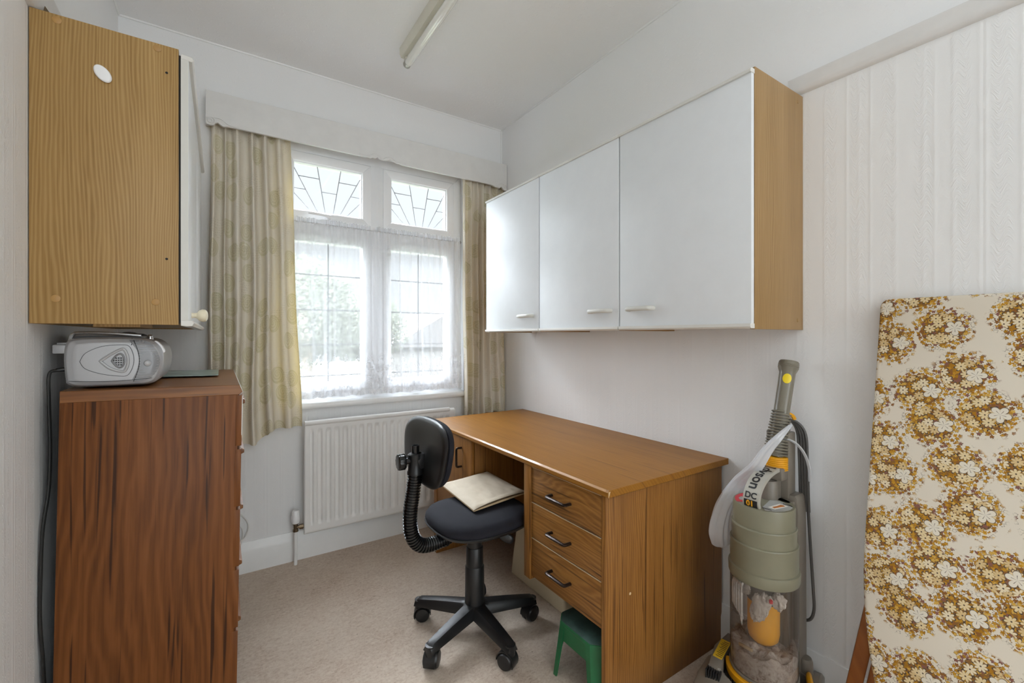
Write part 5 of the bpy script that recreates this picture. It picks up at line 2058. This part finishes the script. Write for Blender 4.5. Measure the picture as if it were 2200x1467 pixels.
# wand with grip and spring hose
wa, wb = F(-.070, .0, .77), F(-.140, -.010, 1.066)
wd_ = (wb - wa).normalized()
Lw = (wb - wa).length
m = MB().lathe([(0, 0), (.0215, 0), (.0222, Lw * .3), (.0226, Lw * .75), (.0230, Lw - .040), (.027, Lw - .030), (.0295, Lw - .022), (.0285, Lw - .0205), (.0298, Lw - .0175), (.0284, Lw - .0155), (.0296, Lw - .0125), (.0283, Lw - .010), (.0285, Lw - .006), (.025, Lw - .001), (0, Lw)], wa, wb, 36)
wand = m.build('wand', M['wandc'], vc, ang=40)
# round sticker wrapped on the wand, facing the room
e_s = wd_.cross(Vector((-.75, -.66, 0))).normalized()
e_f = e_s.cross(wd_).normalized()
if e_f.dot(Vector((-1, -.5, 0))) < 0:
    e_f = -e_f
m = MB()
ctr = wa + wd_ * (Lw - .060)


def stk(s, t):
    a = 2 * math.pi * s
    u, v = .0125 * t * math.cos(a), .0155 * t * math.sin(a)
    th = u / .0226 - .25
    return ctr + wd_ * v + (e_f * math.cos(th) + e_s * math.sin(th)) * .0231


m.grid(stk, 28, 5)
m.build('dot_sticker', M['sticker'], wand, ang=180)
hel = []
for k in range(520):
    t = k / 519
    a = 2 * math.pi * 15 * t
    c = wa + wd_ * (Lw * (.02 + .44 * t)) + Vector((0, 0, 0))
    r = .032 - .0065 * t
    hel.append(c + (e_f * math.cos(a) + e_s * math.sin(a)) * r)
MB().tube(hel, .0027, 6).build('spring_hose', M['wandc'], vc, ang=180)
m = MB()
for k in range(4):
    off = .0075 * k
    m.tube(smoothpath([F(-.118, -.012, .885 - .004 * k), F(-.128, -.024 - off * .6, .875), F(-.136, -.036 - off, .84), F(-.139, -.040 - off, .76), F(-.1395, -.042 - off, .67), F(-.1395, -.044 - off, .60)], 6), .0042, 8)
m.tube(smoothpath([F(-.1485, -.060, .62), F(-.150, -.066, .50), F(-.151, -.074, .36), F(-.151, -.076, .30), F(-.149, -.066, .265), F(-.147, -.04, .25)], 6), .0045, 8)
m.build('mains_flex', M['cable_g'], vc)
m = MB().tube(smoothpath([F(-.098, -.014, .893), F(-.112, -.018, .900), F(-.126, -.026, .893), F(-.130, -.030, .882)], 5), .006, 8)
m.build('cord_hook', M['yellow'], vc)
# yellow collar under the bin with its catch, dark vents below
m = MB()


def collar(a0, a1, z0, z1, r0, r1):
    n = 30
    b = m.bm
    rows = []
    for i in range(n + 1):
        a = R(a0 + (a1 - a0) * i / n)
        k = min(1, min(i, n - i) / 4)
        zl = z1 - (z1 - z0) * (.35 + .65 * k)
        rows.append([b.verts.new(FB(r * math.cos(a), r * math.sin(a), z)) for r, z in ((r0, zl), (r1, zl), (r1 + .001, z1 - .003), (r1 - .002, z1), (r0, z1))])
    for A, Bq in zip(rows, rows[1:]):
        for k in range(5):
            b.faces.new((A[k], A[(k + 1) % 5], Bq[(k + 1) % 5], Bq[k]))
    b.faces.new(rows[0])
    b.faces.new(rows[-1])


collar(-82, -9, .112, .134, .090, .1025)
collar(9, 80, .112, .134, .090, .1025)
bmesh.ops.recalc_face_normals(m.bm, faces=m.bm.faces)
m.build('yellow_collar', M['yellow'], vc)
m = MB().prism([(.092, .138), (.104, .137), (.109, .120), (.109, .090), (.100, .085), (.092, .09)], 'y', -.0145, .0145, .002, M4=Matrix.Translation((VX, VY, 0)) @ Matrix.Rotation(TURN, 4, 'Z') @ Matrix.Scale(-1, 4, (1, 0, 0)))
m.build('bin_catch', M['yellow'], vc)
m = MB().lathe([(.0, .060), (.094, .060), (.094, .114), (0, .114)], F(0, 0, 0), F(0, 0, 1), 64)
vent = m.build('vent', M['ink'], vc)
m = MB()
for k in range(-8, 9):
    a = R(k * 9)
    p = F(.0945 * math.cos(a), .0945 * math.sin(a), 0)
    m.cyl((p.x, p.y, .07), (p.x, p.y, .114), .003, .003, 6)
m.build('vent_ribs', M['taupe'], vent)
# ribbed clear catch on the bin
m = MB()
for k in range(5):
    a = R(8 + k * 5.0)
    zlo = .330 - .008 * (4 - abs(k)) if k < 4 else .318
    zlo = (.335, .330, .325, .318, .312)[4 - k]
    p = lambda r, z: F(r * math.cos(a), r * math.sin(a), z)
    m.tube([p(.0925, .417), p(.0975, .408), p(.0985, .38), p(.0975, zlo + .01), p(.093, zlo)], .0032, 8)
ttl = [F(.0965 * math.cos(R(a)), .0965 * math.sin(R(a)), z) for a, z in ((6, .39), (6, .405), (10, .416), (18, .42), (26, .416), (30, .405), (30, .39))]
m.flat(ttl + [p + Vector((-.004, -.001, 0)) for p in ttl], [(0, 1, 2, 3, 4, 5, 6), (7, 8, 9, 10, 11, 12, 13)] + [(i, (i + 1) % 7, 7 + (i + 1) % 7, 7 + i) for i in range(7)])
m.lathe([(.0035, 0), (.003, .012), (0, .026)], F(.0955 * math.cos(R(10)), .0955 * math.sin(R(10)), .316), F(.0945 * math.cos(R(8)), .0945 * math.sin(R(8)), .286), 8)
bmesh.ops.recalc_face_normals(m.bm, faces=m.bm.faces)
m.build('clear_catch', M['clearcatch'], vc)

# ------------------------------------------------------------------ carrier bag hanging from the vacuum cleaner
bagt = thing('plastic_bag', (1.36, .79, .5), 'thin white plastic bag hanging by its handle from the vacuum cleaner wand', 'plastic bag')
BP = [(1.470, .655, .872), (1.400, .652, .850), (1.380, .680, .805), (1.378, .719, .738), (1.412, .786, .668), (1.396, .822, .600), (1.386, .838, .542), (1.382, .842, .492), (1.392, .842, .452), (1.396, .842, .440)]
path = smoothpath(BP, 8)
wid = [.003, .008, .012, .016, .020, .022, .026, .028, .024, .004]


def bagpt(s, t):
    """s around, t along"""
    k = t * (len(path) - 1)
    i = min(int(k), len(path) - 2)
    p = path[i].lerp(path[i + 1], k - i)
    tn = (path[min(i + 2, len(path) - 1)] - path[max(i - 1, 0)]).normalized()
    view = Vector((p.x, p.y, p.z - 1.145)).normalized()
    sd = tn.cross(Vector((.89, .45, 0))).normalized()
    dp = sd.cross(tn).normalized()
    ww = t * (len(wid) - 1)
    j = min(int(ww), len(wid) - 2)
    w = wid[j] + (wid[j + 1] - wid[j]) * (ww - j)
    a = 2 * math.pi * s
    fold = 1 + .16 * math.sin(5 * a + 2 * t) + .10 * math.sin(9 * a + 7 * t) + .12 * mnoise.noise(Vector((math.cos(a) * 1.5, math.sin(a) * 1.5, t * 5)))
    return p + (sd * math.cos(a) * w + dp * math.sin(a) * w * .42) * fold


m = MB().grid(bagpt, 72, 70, closed_u=True)
n = len([0])
m.bm.verts.ensure_lookup_table()
bmesh.ops.holes_fill(m.bm, edges=m.bm.edges)
bmesh.ops.recalc_face_normals(m.bm, faces=m.bm.faces)
m.build('bag_body', M['bag'], bagt, ang=180)
lp = smoothpath([(1.452, .700, .800), (1.455, .692, .815), (1.462, .672, .826), (1.478, .648, .815), (1.492, .630, .785), (1.500, .620, .745), (1.502, .618, .70)], 7)
MB().tube(lp, [.004 + .006 * min(1, i / 12) * (1 - .4 * i / len(lp)) for i in range(len(lp))], 10, .35).build('bag_handle', M['bag'], bagt, ang=180)

# ------------------------------------------------------------------ ironing board leaning on the wall, nose down
ib = thing('ironing_board', (1.318, .288, .006), 'folded ironing board with a brown floral cover leaning against the right wall', 'ironing board', rot=(0, R(10.25), 0))
HWI, LI = .171, 1.263
edge = []
N = 26
pts = []
for i in range(N + 1):                       # left side from the nose to the square end
    t = i / N
    h = .0 + .60 * t
    k = math.sin(math.pi / 2 * min(1, t)) ** .62
    pts.append((HWI * k, h))
left = pts + [(HWI, 1.0)] + [(HWI - .022 + .022 * math.cos(R(a)), LI - .022 + .022 * math.sin(R(a))) for a in range(0, 91, 15)]
right = [(-a, b) for a, b in reversed(left)]
outl = left + right[:-1]
m = MB().prism(outl, 'x', -.0, .026, .009, 4)
m.build('cover', M['floral'], ib, local=True, ang=60)
for s in (-1, 1):
    for q_ in (0, 1):
        a = Vector((1.484 + .004 * q_, .288 + s * (.118 - .041 * q_), .70))
        b2 = Vector((1.452 + .004 * q_, .288 + s * (.232 - .041 * q_), .012))
        d = (b2 - a)
        L = d.length
        Mx = Matrix.Translation(a) @ d.to_track_quat('Z', 'Y').to_matrix().to_4x4()
        MB().box(-.008, .008, -.0172, .0172, 0, L, .003, M4=Mx).build('leg', M['legwood'], ib)
for x, w, z in ((1.47, .17, .30), (1.475, .20, .10)):
    MB().cyl((x, .288 - w, z), (x, .288 + w, z), .010, .010, 14).build('crossbar', M['legwood'], ib)
